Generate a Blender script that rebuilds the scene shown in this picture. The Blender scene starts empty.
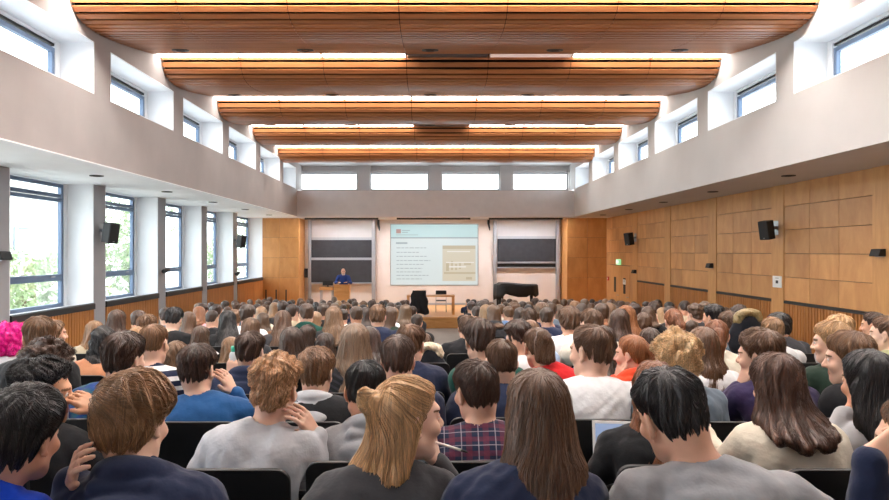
import bpy, math, random
import numpy as np
from mathutils import Vector, Matrix, Euler

sc = bpy.context.scene
COL = sc.collection
R = math.radians
random.seed(11)
NR = np.random.RandomState(5)

# ------------------------------------------------------------------ camera
EYE = 2.77                      # eye height above the flat floor at the front of the hall
FPX = 670.0
cam_d = bpy.data.cameras.new('camera')
cam = bpy.data.objects.new('camera', cam_d); COL.objects.link(cam)
cam.location = (0, 0, EYE); cam.rotation_euler = (R(90), 0, 0)
cam_d.sensor_width = 36; cam_d.lens = FPX / 889 * 36
cam_d.shift_x = 14.5 / 889; cam_d.shift_y = 1.5 / 889
cam_d.clip_start = .05
sc.camera = cam
# ------------------------------------------------------------------ sky and exposure
WORLD_STRENGTH = 7.2
LAMP = 16.0
sc.view_settings.view_transform = 'Standard'; sc.view_settings.look = 'None'
sc.view_settings.gamma = 1; sc.view_settings.use_curve_mapping = False
sc.view_settings.exposure = 0.5
w = bpy.data.worlds.new('sky'); sc.world = w; w.use_nodes = True
nt = w.node_tree; bg = nt.nodes['Background']
bg.inputs['Color'].default_value = (.86, .93, 1.0, 1); bg.inputs['Strength'].default_value = WORLD_STRENGTH
cy = sc.cycles
cy.use_denoising = True
cy.max_bounces = 8; cy.diffuse_bounces = 4; cy.glossy_bounces = 3; cy.transparent_max_bounces = 12; cy.transmission_bounces = 4
cy.caustics_reflective = False; cy.caustics_refractive = False
cy.sample_clamp_indirect = 6
try: cy.denoiser = 'OPENIMAGEDENOISE'; cy.denoising_prefilter = 'ACCURATE'
except Exception: pass

def portal(loc, rot, sx, sy):
    l = bpy.data.lights.new('window_daylight', 'AREA'); l.shape = 'RECTANGLE'; l.size = sx; l.size_y = sy
    l.cycles.is_portal = True
    o = bpy.data.objects.new('window_daylight', l); o.location = loc; o.rotation_euler = rot; COL.objects.link(o)

# hall dimensions (metres; x right, y away from the camera, z up)
XL, XR = -7.07, 7.45            # lower side walls
UL, UR = -5.40, 5.85            # upper side walls (inner faces)
ZS = EYE + 1.41                 # soffit under the upper walls
SILL, HEAD = EYE + 2.53, EYE + 3.37   # clerestory sill and head
ZTOP = EYE + 4.35
YB, YBEAM, YWING, YBOARD = -1.6, 27.2, 28.3, 29.6
STAGE_Y, STAGE_Z = 24.1, .41
RAIL = EYE - 1.08
PIERS = [.78 + 3.33 * k for k in range(0, 8)]      # near face of each pier, 0.5 m wide
def floor_z(y): return max(0.0, 1.16 - .058 * y)
def at(px, py, d): return Vector(((px - 430) * d / FPX, d, EYE - (py - 251.5) * d / FPX))

# ------------------------------------------------------------------ object helpers
def props(o, label=None, cat=None, group=None, kind=None):
    if label: o['label'] = label
    if cat: o['category'] = cat
    if group: o['group'] = group
    if kind: o['kind'] = kind
    return o
def empty(name, loc=(0, 0, 0), rz=0, label=None, cat=None, group=None):
    o = bpy.data.objects.new(name, None); COL.objects.link(o)
    o.location = loc; o.rotation_euler = (0, 0, rz); o.empty_display_size = .1
    return props(o, label, cat, group)
def link(name, me, parent=None, mats=()):
    o = bpy.data.objects.new(name, me); COL.objects.link(o)
    for m in mats: me.materials.append(m)
    if parent: o.parent = parent
    return o
def copy_tree(o, parent=None):
    c = o.copy(); COL.objects.link(c); c.parent = parent
    for ch in list(o.children): copy_tree(ch, c)
    return c

class MB:
    def __init__(s): s.v = []; s.f = []; s.m = []; s.mi = 0
    def add(s, vs, fs):
        b = len(s.v); s.v += [tuple(v) for v in vs]
        s.f += [tuple(i + b for i in f) for f in fs]; s.m += [s.mi] * len(fs); return s
    def box(s, x0, x1, y0, y1, z0, z1, M=None):
        vs = [Vector((x, y, z)) for x in (x0, x1) for y in (y0, y1) for z in (z0, z1)]
        if M: vs = [M @ v for v in vs]
        return s.add(vs, [(0, 1, 3, 2), (4, 6, 7, 5), (0, 4, 5, 1), (2, 3, 7, 6), (0, 2, 6, 4), (1, 5, 7, 3)])
    def quad(s, a, b, c, d): return s.add([a, b, c, d], [(0, 1, 2, 3)])
    def tube(s, pts, r, n=8, caps=True):
        pts = [Vector(p) for p in pts]; rs = r if isinstance(r, (list, tuple)) else [r] * len(pts)
        rings = []; up = Vector((0, 0, 1))
        for i, p in enumerate(pts):
            t = (pts[min(i + 1, len(pts) - 1)] - pts[max(i - 1, 0)]).normalized()
            a = t.cross(up if abs(t.z) < .9 else Vector((1, 0, 0))).normalized(); b = t.cross(a)
            rings.append([p + (a * math.cos(2 * math.pi * k / n) + b * math.sin(2 * math.pi * k / n)) * rs[i] for k in range(n)])
        vs = [v for rg in rings for v in rg]; fs = []
        for i in range(len(pts) - 1):
            for k in range(n):
                fs.append((i * n + k, i * n + (k + 1) % n, (i + 1) * n + (k + 1) % n, (i + 1) * n + k))
        if caps: fs += [tuple(range(n - 1, -1, -1)), tuple(range((len(pts) - 1) * n, len(pts) * n))]
        return s.add(vs, fs)
    def lathe(s, prof, c=(0, 0, 0), n=20, caps=True):
        vs = []; fs = []; c = Vector(c)
        for (r, z) in prof:
            vs += [c + Vector((r * math.cos(2 * math.pi * k / n), r * math.sin(2 * math.pi * k / n), z)) for k in range(n)]
        for i in range(len(prof) - 1):
            for k in range(n): fs.append((i * n + k, i * n + (k + 1) % n, (i + 1) * n + (k + 1) % n, (i + 1) * n + k))
        if caps: fs += [tuple(range(n - 1, -1, -1)), tuple(range((len(prof) - 1) * n, len(prof) * n))]
        return s.add(vs, fs)
    def prism(s, poly, axis, a0, a1):
        """extrude a 2-D polygon along an axis ('x','y' or 'z')"""
        def p3(p, a): return (a, p[0], p[1]) if axis == 'x' else ((p[0], a, p[1]) if axis == 'y' else (p[0], p[1], a))
        n = len(poly); vs = [p3(p, a0) for p in poly] + [p3(p, a1) for p in poly]
        fs = [tuple(range(n - 1, -1, -1)), tuple(range(n, 2 * n))] + [(i, (i + 1) % n, n + (i + 1) % n, n + i) for i in range(n)]
        return s.add(vs, fs)
    def build(s, name, mats, parent=None, bevel=0, smooth=False):
        me = bpy.data.meshes.new(name); me.from_pydata(s.v, [], s.f)
        mats = mats if isinstance(mats, (list, tuple)) else [mats]
        for m in mats: me.materials.append(m)
        me.polygons.foreach_set('material_index', s.m)
        import bmesh
        bm = bmesh.new(); bm.from_mesh(me); bmesh.ops.recalc_face_normals(bm, faces=bm.faces)
        if bevel: bmesh.ops.bevel(bm, geom=[e for e in bm.edges if len(e.link_faces) == 2 and e.calc_face_angle() > .5], offset=bevel, segments=2, affect='EDGES', profile=.5)
        bm.to_mesh(me); bm.free()
        if smooth: me.polygons.foreach_set('use_smooth', [True] * len(me.polygons))
        o = bpy.data.objects.new(name, me); COL.objects.link(o)
        if parent: o.parent = parent
        return o
def rrect(w, h, r, n=5, cx=0, cz=0):
    pts = []
    for (sx, sz, a0) in ((1, 1, 0), (-1, 1, 90), (-1, -1, 180), (1, -1, 270)):
        for k in range(n + 1):
            a = R(a0 + 90 * k / n); pts.append((cx + sx * (w / 2 - r) + r * math.cos(a), cz + sz * (h / 2 - r) + r * math.sin(a)))
    return pts

# ------------------------------------------------------------------ materials
def srgb(r, g, b):
    f = lambda c: (c / 255 / 12.92) if c / 255 <= .04045 else ((c / 255 + .055) / 1.055) ** 2.4
    return (f(r), f(g), f(b), 1)
class NT:
    def __init__(s, name):
        s.m = bpy.data.materials.new(name); s.m.use_nodes = True; s.t = s.m.node_tree
        s.b = s.t.nodes['Principled BSDF']
    def n(s, typ, **kw):
        nd = s.t.nodes.new(typ)
        for k, v in kw.items():
            if k.startswith('_'): setattr(nd, k[1:], v)
            else: nd.inputs[k.replace('__', ' ')].default_value = v
        return nd
    def l(s, a, b): s.t.links.new(a, b)
    def ramp(s, stops, fac):
        r = s.n('ShaderNodeValToRGB'); e = r.color_ramp.elements
        while len(e) < len(stops): e.new(.5)
        for el, (p, c) in zip(e, stops): el.position = p; el.color = c
        s.l(fac, r.inputs[0]); return r.outputs[0]
    def math(s, op, a, b=None):
        m = s.n('ShaderNodeMath', _operation=op)
        for i, x in enumerate((a, b)):
            if x is None: continue
            if isinstance(x, (int, float)): m.inputs[i].default_value = x
            else: s.l(x, m.inputs[i])
        return m.outputs[0]
    def mix(s, fac, a, b, typ='MIX'):
        m = s.n('ShaderNodeMix', _data_type='RGBA', _blend_type=typ)
        for i, x in ((0, fac), (6, a), (7, b)):
            if isinstance(x, (int, float)): m.inputs[i].default_value = x
            elif isinstance(x, tuple): m.inputs[i].default_value = x
            else: s.l(x, m.inputs[i])
        return m.outputs[2]
    def bump(s, h, strength=.3, dist=.01):
        b = s.n('ShaderNodeBump', Strength=strength, Distance=dist); s.l(h, b.inputs['Height']); s.l(b.outputs[0], s.b.inputs['Normal'])

def plain(name, rgb, rough=.6, metal=0, noise=.06, nscale=3, spec=.5):
    k = NT(name); c = srgb(*rgb)
    tc = k.n('ShaderNodeTexCoord'); nz = k.n('ShaderNodeTexNoise', Scale=nscale, Detail=4.0); k.l(tc.outputs['Object'], nz.inputs['Vector'])
    lo = tuple(x * (1 - noise) for x in c[:3]) + (1,); hi = tuple(min(1, x * (1 + noise)) for x in c[:3]) + (1,)
    k.l(k.ramp([(.3, lo), (.7, hi)], nz.outputs[0]), k.b.inputs['Base Color'])
    k.b.inputs['Roughness'].default_value = rough; k.b.inputs['Metallic'].default_value = metal
    k.b.inputs['Specular IOR Level'].default_value = spec
    return k.m
def wood(name, dark, light, scale=(1, 1, 12), island=.25, rough=.4, freq=3.0):
    """veneer: grain stretched along one axis, each board a little different"""
    k = NT(name); tc = k.n('ShaderNodeTexCoord'); mp = k.n('ShaderNodeMapping'); mp.inputs['Scale'].default_value = scale
    geo = k.n('ShaderNodeNewGeometry')
    off = k.n('ShaderNodeVectorMath', _operation='SCALE'); off.inputs[0].default_value = (7, 13, 5); k.l(geo.outputs['Random Per Island'], off.inputs['Scale'])
    ad = k.n('ShaderNodeVectorMath', _operation='ADD'); k.l(tc.outputs['Object'], ad.inputs[0]); k.l(off.outputs[0], ad.inputs[1])
    k.l(ad.outputs[0], mp.inputs['Vector'])
    nz = k.n('ShaderNodeTexNoise', Scale=freq, Detail=6.0, Roughness=.62, Distortion=.4); k.l(mp.outputs[0], nz.inputs['Vector'])
    col = k.ramp([(.28, srgb(*dark)), (.72, srgb(*light))], nz.outputs[0])
    val = k.math('ADD', k.math('MULTIPLY', geo.outputs['Random Per Island'], island), 1 - island / 2)
    hs = k.n('ShaderNodeHueSaturation'); k.l(val, hs.inputs['Value']); k.l(col, hs.inputs['Color'])
    k.l(hs.outputs[0], k.b.inputs['Base Color']); k.b.inputs['Roughness'].default_value = rough
    k.bump(nz.outputs[0], .08, .004)
    return k.m
def emit(name, rgb, strength, base=.8):
    k = NT(name); k.b.inputs['Base Color'].default_value = (base, base, base, 1)
    k.b.inputs['Emission Color'].default_value = srgb(*rgb); k.b.inputs['Emission Strength'].default_value = strength
    return k.m
def glass(name):
    k = NT(name); t = k.t; t.nodes.remove(k.b)
    tr = k.n('ShaderNodeBsdfTransparent'); tr.inputs[0].default_value = (.96, .98, .97, 1)
    gl = k.n('ShaderNodeBsdfGlossy', Roughness=.02); lw = k.n('ShaderNodeLayerWeight', Blend=.25)
    mx = k.n('ShaderNodeMixShader'); k.l(k.math('MULTIPLY', lw.outputs['Fresnel'], .6), mx.inputs[0])
    k.l(tr.outputs[0], mx.inputs[1]); k.l(gl.outputs[0], mx.inputs[2])
    k.l(mx.outputs[0], t.nodes['Material Output'].inputs[0]); return k.m

M = {}
M['plaster'] = plain('white plaster', (196, 192, 191), .85, noise=.03, nscale=1.2)
M['plaster_front'] = plain('warm white plaster', (226, 214, 204), .85, noise=.03, nscale=1.2)
M['shaded_plaster'] = plain('pale grey concrete', (172, 165, 163), .85, noise=.05, nscale=1.5)  # left upper wall: its shade is put into a darker plaster colour
M['beam'] = plain('light grey beam', (232, 229, 229), .85, noise=.03)
M['reveal'] = plain('white painted reveal', (245, 247, 250), .8, noise=.02)
M['pier'] = plain('grey painted pier', (168, 168, 172), .7, noise=.03)
M['lino'] = plain('grey linoleum', (150, 145, 140), .45, noise=.08, nscale=2)
M['oak'] = wood('oak veneer panel', (186, 130, 78), (213, 161, 106), (1.2, 1.2, .5), .24, .42, 2.5)
M['oak_rib'] = wood('oak ribbed board', (170, 106, 52), (200, 138, 78), (6, 6, .6), .16, .45)
M['oak_pier'] = wood('light oak pier', (193, 138, 82), (214, 162, 106), (3, 3, .5), .05, .42)
M['stage_wood'] = wood('stage board', (196, 136, 76), (222, 166, 104), (.6, 4, 4), .1, .35)
M['cedar'] = wood('cedar slat', (150, 90, 50), (190, 124, 76), (.6, 9, 9), .3, .42, 2.0)
M['dark'] = plain('matt black', (22, 22, 24), .6, noise=.1)
M['rail'] = plain('dark rail', (48, 46, 46), .5, noise=.05)
M['seat'] = plain('black seat laminate', (21, 21, 23), .42, noise=.12, nscale=8)
M['flap'] = plain('black desk laminate', (30, 30, 33), .3, noise=.1, nscale=8)
M['steel'] = plain('brushed steel', (165, 168, 172), .35, .9, noise=.05)
M['alu'] = plain('aluminium rail', (178, 180, 184), .45, .5, noise=.03)
M['blueframe'] = plain('blue grey window frame', (104, 122, 148), .45, .2, noise=.04)
M['whiteframe'] = plain('white window casing', (222, 224, 228), .55, noise=.02)
M['glass'] = glass('window glass')
M['board'] = plain('blackboard', (49, 50, 54), .7, noise=.12, nscale=5)
M['whiteboard'] = plain('pale grey board', (205, 202, 200), .5, noise=.02)
M['housing'] = plain('lamp housing', (200, 200, 200), .5)
M['lit'] = emit('lit lamp diffuser', (255, 249, 242), LAMP)
M['lit_rear'] = emit('lit rear lamp diffuser', (255, 249, 242), LAMP * 2.6)
M['unlit'] = plain('unlit lamp louvre', (120, 118, 122), .3, .5)
M['dimlit'] = emit('dim pink lamp louvre', (235, 190, 175), .35)
M['spotglass'] = plain('dark downlight lens', (40, 36, 34), .2)
M['paper'] = plain('white paper', (240, 240, 238), .8, noise=.01)
M['leaf'] = plain('leaf', (164, 182, 138), .6, noise=.35, nscale=2)
M['bark'] = plain('bark', (110, 95, 80), .9, noise=.3)
M['facade'] = plain('pale facade', (225, 222, 212), .9, noise=.05)
M['ground'] = plain('outside paving', (190, 188, 180), .9, noise=.08)
# ================================================================== the hall
def struct(mb, name, mats, bevel=0): return props(mb.build(name, mats, bevel=bevel), kind='structure')
OUT = .62
# floor: a gentle rake that levels out before the stage
m = MB()
ys = [YB, 20.0, YBOARD + .2]
for a, b in zip(ys, ys[1:]):
    za, zb = floor_z(a), floor_z(b)
    m.prism([(a, za - .3), (b, zb - .3), (b, zb), (a, za)], 'x', XL - .7, XR + .3)
struct(m, 'floor', M['lino'])
# flat structural ceiling above the timber waves
m = MB(); m.box(UL - .8, UR + .8, YB, YWING + .6, ZTOP, ZTOP + .2); struct(m, 'ceiling', M['plaster'])
# rear wall behind the viewer
m = MB(); m.box(XL - .7, XR + .7, YB - .2, YB, 0, ZTOP + .2); struct(m, 'wall_back', M['plaster'])

# ---- lower left wall: piers, sills, ribbed panels, tall windows
bays = [(PIERS[i] + .5, PIERS[i + 1]) for i in range(len(PIERS) - 1) if PIERS[i + 1] < 28.0]
bays = [(YB, PIERS[0])] + bays
last = bays[-1][1] + .5
bays_left = bays + [(last, YWING)]
XW = XL - OUT                               # plane of the tall windows
m = MB()
for p in PIERS:
    if p + .5 < YWING: m.box(XW - .12, XL, p, p + .5, 0, ZS)
struct(m, 'wall_left', M['pier'], .012)
m = MB()
for a, b in bays_left: m.box(XW - .12, XL - .06, a, b, -.2, RAIL - .1)
struct(m, 'wall_left_parapet', M['reveal'])
m = MB()                                    # white linings of the window recesses
for a, b in bays_left:
    m.box(XW, XL - .008, b - .02, b, RAIL - .1, ZS); m.box(XW, XL - .008, a, a + .02, RAIL - .1, ZS)
struct(m, 'wall_left_reveal', M['reveal'])
m = MB()
for a, b in bays_left: m.box(XW, XL - .02, a + .02, b - .02, RAIL - .1, RAIL - .06)
struct(m, 'trim_1', M['reveal'])
m = MB()
for a, b in bays_left: m.prism([(XL - .04, RAIL - .13), (XL + .035, RAIL - .13), (XL + .035, RAIL - .02), (XL + .01, RAIL), (XL - .04, RAIL)], 'y', a + .01, b - .01)
struct(m, 'trim_2', M['rail'])
def ribs(m, x0, x1, a, b, ztop, g=.02):
    n = int((b - a) / .10); s = (b - a) / n
    for k in range(n):
        y0 = a + k * s; z0 = floor_z(y0 + s)
        m.box(x0, x1, y0 + g, y0 + s - g, z0, ztop)
m = MB()
for a, b in bays_left:
    if b > 5: ribs(m, XL - .03, XL + .015, a + .01, b - .01, RAIL - .13, .011)
struct(m, 'trim_3', M['oak_rib'])
m = MB()
for a, b in bays_left: m.box(XL - .06, XL - .025, a, b, -.2, RAIL - .12)
struct(m, 'trim_4', wood('dark oak backing', (90, 52, 26), (112, 66, 34)))
def tall_window(n, a, b):
    z0, z1 = RAIL - .06, ZS
    x = XW + .03
    m = MB(); fw = .07
    a2, b2 = a + .16, b - .16
    for y in (a2, b2 - fw): m.box(x - .05, x + .03, y, y + fw, z0, z1 - .02)
    for z in (z0, z0 + .54, z0 + .60, z0 + 2.16, z0 + 2.25, z1 - .09):
        m.box(x - .05, x + (.03 if z not in (z0 + .54, z0 + 2.16) else .035), a2 + fw, b2 - fw, z, z + .075)
    wn = struct(m, 'window_%d' % n, M['blueframe'], .006)
    g = MB()
    for y in (a + .02, b - .16 + .002): g.box(x - .06, x + .05, y, y + .138, z0, z1)
    o = g.build('casing', M['whiteframe'], wn, .006)
    g = MB(); g.box(x - .015, x - .009, a2 + fw, b2 - fw, z0 + .07, z1 - .09); g.build('pane', M['glass'], wn)
    g = MB(); g.box(x + .035, x + .07, b2 - .5, b2 - .36, z0 + .615, z0 + .64); g.build('handle', M['alu'], wn)
k = 1
for a, b in bays_left:
    if b > 3: tall_window(k, a, b); k += 1
    portal((XW - .2, (a + b) / 2, (RAIL + ZS) / 2), (0, R(-90), 0), ZS - RAIL, b - a - .3)

# ---- lower right wall: oak panels between lighter piers, ribbed dado
m = MB(); m.box(XR + .05, XR + .25, YB, YBOARD, -.2, ZS); struct(m, 'wall_right', M['rail'])
m = MB()
for p in PIERS: m.box(XR - .012, XR + .05, p, p + .5, floor_z(p + .5), ZS)
struct(m, 'trim_5', M['oak_pier'], .004)
rows = [EYE - 1.03, EYE - .535, EYE - .045, EYE + .45, EYE + .945, ZS]
m = MB(); rb = MB(); rl = MB()
for a, b in bays:
    if b < 4: 
        m.box(XR, XR + .05, a, b, floor_z(b), ZS); continue
    n = 3; s = (b - a) / n
    for i in range(n):
        for z0, z1 in zip(rows, rows[1:]): m.box(XR + .004, XR + .05, a + i * s + .004, a + (i + 1) * s - .004, z0 + .004, z1 - .004)
    ribs(rb, XR + .004, XR + .045, a + .01, b - .01, rows[0] - .06)
    rl.box(XR - .01, XR + .05, a + .005, b - .005, rows[0] - .06, rows[0] - .005)
# the last bay holds the doors: panels only above them
a, b = 24.6, YWING; s = (b - a) / 4
for i in range(4):
    for z0, z1 in zip(rows[1:], rows[2:]): m.box(XR + .004, XR + .05, a + i * s + .004, a + (i + 1) * s - .004, z0 + .004, z1 - .004)
m.box(XR + .004, XR + .05, a + .01, 25.0, 0, rows[1] - .006)
m.box(XR + .004, XR + .05, 27.6, YWING - .01, 0, rows[1] - .006)
struct(m, 'wall_right_panelling', M['oak'], .004)
struct(rb, 'trim_6', M['oak_rib']); struct(rl, 'trim_7', M['rail'])
def door(n, y0, y1):
    m = MB(); m.box(XR - .005, XR + .05, y0 + .01, y1 - .01, .01, rows[1] - .02)
    d = struct(m, 'door_%d' % n, M['oak_pier'], .004)
    g = MB(); g.box(XR - .012, XR, (y0 + y1) / 2 - .14, (y0 + y1) / 2 + .14, 1.15, 1.75); g.build('vision_panel', M['dark'], d)
    g = MB(); g.tube([(XR - .005, y0 + .12, 1.05), (XR - .06, y0 + .12, 1.05), (XR - .06, y0 + .24, 1.05)], .011); g.build('handle', M['steel'], d)
door(1, 25.0, 26.3); door(2, 26.3, 27.6)

# ---- soffits and upper walls with the deep clerestory windows
m = MB(); m.box(XW - .1, UL - .0, YB, YBEAM, ZS, ZS + .02); m.box(XW - .1, UL - .67, YB, YBEAM, ZS + .02, ZS + .25); struct(m, 'ceiling_soffit_left', M['reveal'])
m = MB(); m.box(UR, XR + .25, YB, YBEAM, ZS, ZS + .02); m.box(UR + .67, XR + .25, YB, YBEAM, ZS + .02, ZS + .25); struct(m, 'ceiling_soffit_right', M['plaster'])
def upper(side, xi, sgn):
    xo = xi + sgn * .66
    X = lambda a, b: (min(a, b), max(a, b))
    x0, x1 = X(xi, xo)
    m = MB(); m.box(x0, x1, YB, YBEAM, ZS + .02, SILL); m.box(x0, x1, YB, YWING, HEAD, ZTOP)
    for p in PIERS + [26.95]: m.box(x0, x1, p, p + .55 if p < 26 else YWING, SILL, HEAD)
    w_ = struct(m, 'wall_upper_' + side, M['shaded_plaster' if side == 'left' else 'plaster'])
    m = MB(); e = .012                      # white linings
    ops = [(YB + .1, PIERS[0])] + [(p + .55, q) for p, q in zip(PIERS, PIERS[1:] + [26.95])]
    ops = [(a, min(b, 26.95)) for a, b in ops if a < 26]
    xa, xb = X(xi - sgn * .004, xo)
    for a, b in ops:
        m.box(xa, xb, a, a + e, SILL, HEAD); m.box(xa, xb, b - e, b, SILL, HEAD)
        m.box(xa, xb, a + e, b - e, SILL, SILL + e); m.box(xa, xb, a + e, b - e, HEAD - e, HEAD)
    struct(m, 'wall_upper_%s_reveal' % side, M['reveal'])
    # a thin shadow joint line under the sills
    global WN
    for a, b in ops:
        if b < 3: continue
        m = MB(); xc = xi + sgn * .58; z0, z1 = SILL + .02, HEAD - .02; fw = .07; a2, b2 = a + .16, b - .16
        for y in (a2, b2 - fw): m.box(xc - .04, xc + .04, y, y + fw, z0, z1 - .13)
        for z in (z0, z1 - .2): m.box(xc - .04, xc + .04, a2 + fw, b2 - fw, z, z + .07)
        wn = struct(m, 'window_%d' % WN, M['blueframe'], .006); WN += 1
        g = MB()
        for y in (a + e, b - .16 + .002): g.box(xc - .06, xc + .05, y, y + .138, z0, z1)
        g.build('casing', M['whiteframe'], wn, .006)
        g = MB(); g.box(xc - .004, xc + .004, a2 + fw, b2 - fw, z0 + .07, z1 - .2); g.build('pane', M['glass'], wn)
        g = MB(); xn, xf = X(xc - sgn * .05, xc + sgn * .05)
        g.box(xn, xf, a2, b2, z1 - .055, z1); g.build('blind_box', M['whiteframe'], wn)
        g = MB(); xn, xf = X(xc - sgn * .03, xc + sgn * .05); g.box(xn, xf, a2, b2, z1 - .1, z1 - .06); g.build('blind_slot', M['dark'], wn)
    for a, b in ops: portal((xi + sgn * .8, (a + b) / 2, (SILL + HEAD) / 2), (0, R(90 * sgn), 0), HEAD - SILL, b - a - .3)
WN = k
upper('left', UL, -1); upper('right', UR, 1)

# ---- front: beam, clerestory, timber wings and the board niche
m = MB(); m.box(UL, UR, YBEAM, YBEAM + .3, ZS + .02, EYE + 2.47)
m.box(XW - .1, XR + .25, YBEAM, YBOARD + .3, ZS, ZS + .02); m.box(UL, UR, YBEAM + .3, YWING + .3, EYE + 2.2, EYE + 2.45)
struct(m, 'wall_front_beam', M['beam'])
m = MB(); yw = YWING
fw_x = [((a - 430) * 28.3 / FPX, (b - 430) * 28.3 / FPX) for a, b in ((299.5, 357.5), (370.5, 428.5), (441.5, 499.5), (512.5, 568))]
edges = [UL - .7] + [v for ab in fw_x for v in ab] + [UR + .7]
for a, b in zip(edges[::2], edges[1::2]): m.box(a, b, yw - .2, yw + .3, EYE + 2.2, ZTOP)
m.box(UL - .7, UR + .7, yw, yw + .3, EYE + 3.38, ZTOP); m.box(UL, UR, yw, yw + .3, EYE + 2.2, EYE + 2.6)
struct(m, 'wall_front_clerestory', M['plaster'])
m = MB(); m.box(UL, UR, 26.75, yw, EYE + 3.62, EYE + 3.72); struct(m, 'ceiling_front', M['plaster'])
for a, b in fw_x:
    m = MB(); z0, z1 = EYE + 2.6, EYE + 3.38; y = yw + .1
    for x in (a, b - .05): m.box(x, x + .05, y - .04, y + .04, z0, z1)
    for z in (z0, z1 - .12): m.box(a + .05, b - .05, y - .04, y + .04, z, z + (.05 if z == z0 else .12))
    wn = struct(m, 'window_%d' % WN, M['whiteframe']); WN += 1
    g = MB(); g.box(a + .05, b - .05, y - .004, y + .004, z0 + .05, z1 - .12); g.build('pane', M['glass'], wn)
    portal(((a + b) / 2, yw + .35, (z0 + z1) / 2), (R(-90), 0, 0), b - a, z1 - z0)
BX0, BX1 = -5.53, 5.79
m = MB()
for x0, x1, sx in ((XL - .1, BX0, 0), (BX1, XR + .05, 0)):
    n = 2; s = (x1 - x0) / n
    for i in range(n):
        zs = [STAGE_Z, STAGE_Z + 1.25, STAGE_Z + 2.1, STAGE_Z + 2.95, ZS]
        for a, b in zip(zs, zs[1:]): m.box(x0 + i * s + .005, x0 + (i + 1) * s - .005, YWING, YWING + .06, a + .004, b - .004)
m.box(BX0 - .06, BX0, YWING + .062, YBOARD, STAGE_Z, ZS); m.box(BX1, BX1 + .06, YWING + .062, YBOARD, STAGE_Z, ZS)
struct(m, 'wall_front_wing', wood('oak wing panel', (180, 122, 66), (206, 150, 90), (1.2, 1.2, .5), .12, .42, 2.5), .003)
m = MB()
for x in (-6.95, -6.52, -6.1): m.box(x, x + .05, YWING - .03, YWING, STAGE_Z + .1, STAGE_Z + .75)
struct(m, 'trim_8', M['rail'])
m = MB(); m.box(XL - .1, BX0 - .06, YWING + .055, YWING + .06, 0, ZS); m.box(BX1 + .06, XR + .05, YWING + .055, YWING + .06, 0, ZS); struct(m, 'trim_9', M['rail'])
m = MB(); m.box(XL - .1, BX0 - .06, YWING + .06, YBOARD, 0, ZS); m.box(BX1 + .06, XR + .05, YWING + .06, YBOARD, 0, ZS)
m.box(XL - .1, XR + .2, YBOARD, YBOARD + .3, 0, ZS); struct(m, 'wall_front', M['plaster_front'])
m = MB(); m.box(BX0, BX1, YBOARD - .02, YBOARD, STAGE_Z, STAGE_Z + .09); struct(m, 'baseboard_front', M['alu'])
# stage
m = MB(); m.box(XL - .05, XR + .04, STAGE_Y + .03, YBOARD, 0, STAGE_Z - .05)
m.mi = 0
nb = 10; s = (XR - XL) / nb
for i in range(nb): m.box(XL + i * s + .003, XL + (i + 1) * s - .003, STAGE_Y, STAGE_Y + .03, .02, STAGE_Z - .055)
m.box(XL, XR, STAGE_Y - .03, YBOARD, STAGE_Z - .05, STAGE_Z)
struct(m, 'floor_stage', M['stage_wood'], .004)

# ================================================================== timber ceiling waves, lamps, downlights
SEAMS = [UL + .01, -3.81, -2.15, -.47, 1.17, 2.83, 4.43, UR - .01]
PROF = [(.0, 3.98), (.04, 3.83), (.09, 3.71), (.2, 3.60), (.42, 3.535), (.8, 3.515), (1.2, 3.545), (1.7, 3.61), (2.4, 3.72), (3.08, 3.84)]
def resample(pr, n):
    pr = np.array(pr); d = np.r_[0, np.cumsum(np.hypot(*np.diff(pr, axis=0).T))]
    # smooth through a cubic-ish densification
    t = np.linspace(0, d[-1], n); return np.c_[np.interp(t, d, pr[:, 0]), np.interp(t, d, pr[:, 1])], d[-1]
fine, L = resample(PROF, 200)
for _ in range(60): fine[1:-1] = (fine[:-2] + 2 * fine[1:-1] + fine[2:]) / 4
def wave_module(parent, x0, x1):
    cum = np.r_[0, np.cumsum(np.hypot(*np.diff(fine, axis=0).T))]; n = int(cum[-1] / .14); st = cum[-1] / n
    m = MB()
    P = lambda t: np.array([np.interp(t, cum, fine[:, 0]), np.interp(t, cum, fine[:, 1])])
    for i in range(n):
        t0, t1 = i * st + .024, (i + 1) * st - .024
        a, b = P(t0), P(t1); tg = (b - a) / np.linalg.norm(b - a); nr = np.array([-tg[1], tg[0]])
        if nr[1] < 0: nr = -nr
        q = [a, b, b + nr * .02, a + nr * .02]
        m.prism([tuple(v) for v in q], 'x', x0 + .006, x1 - .006)
    o = m.build('slat_panel', M['cedar'], parent)
    m = MB(); off = []
    for i in range(0, 200, 8):
        tg = fine[min(i + 1, 199)] - fine[max(i - 1, 0)]; tg = tg / np.linalg.norm(tg); nr = np.array([-tg[1], tg[0]]); nr = nr if nr[1] > 0 else -nr
        off.append(fine[i] + nr * .10)
    for a, b in zip(off, off[1:]): m.quad((x0, a[0], a[1]), (x1, a[0], a[1]), (x1, b[0], b[1]), (x0, b[0], b[1]))
    m.build('backing', plain('black felt backing', (7, 7, 7), 1.0, spec=.1), parent)
WAVES = [(0.0, 0), (3.35, 0), (6.65, 0), (9.95, 0), (13.40, -.02), (16.92, -.07), (20.32, -.10), (23.68, -.25)]
WLAB = ['rear', 'rear', 'rear', 'wave-shaped slatted timber ceiling panel nearest the viewer, cut by the top of the photo',
        'second wave-shaped slatted timber ceiling panel, counting from the viewer', 'middle wave-shaped slatted timber ceiling panel, third from the viewer',
        'fourth wave-shaped slatted timber ceiling panel from the viewer', 'farthest wave-shaped slatted timber ceiling panel, just before the front windows']
proto = None
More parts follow.
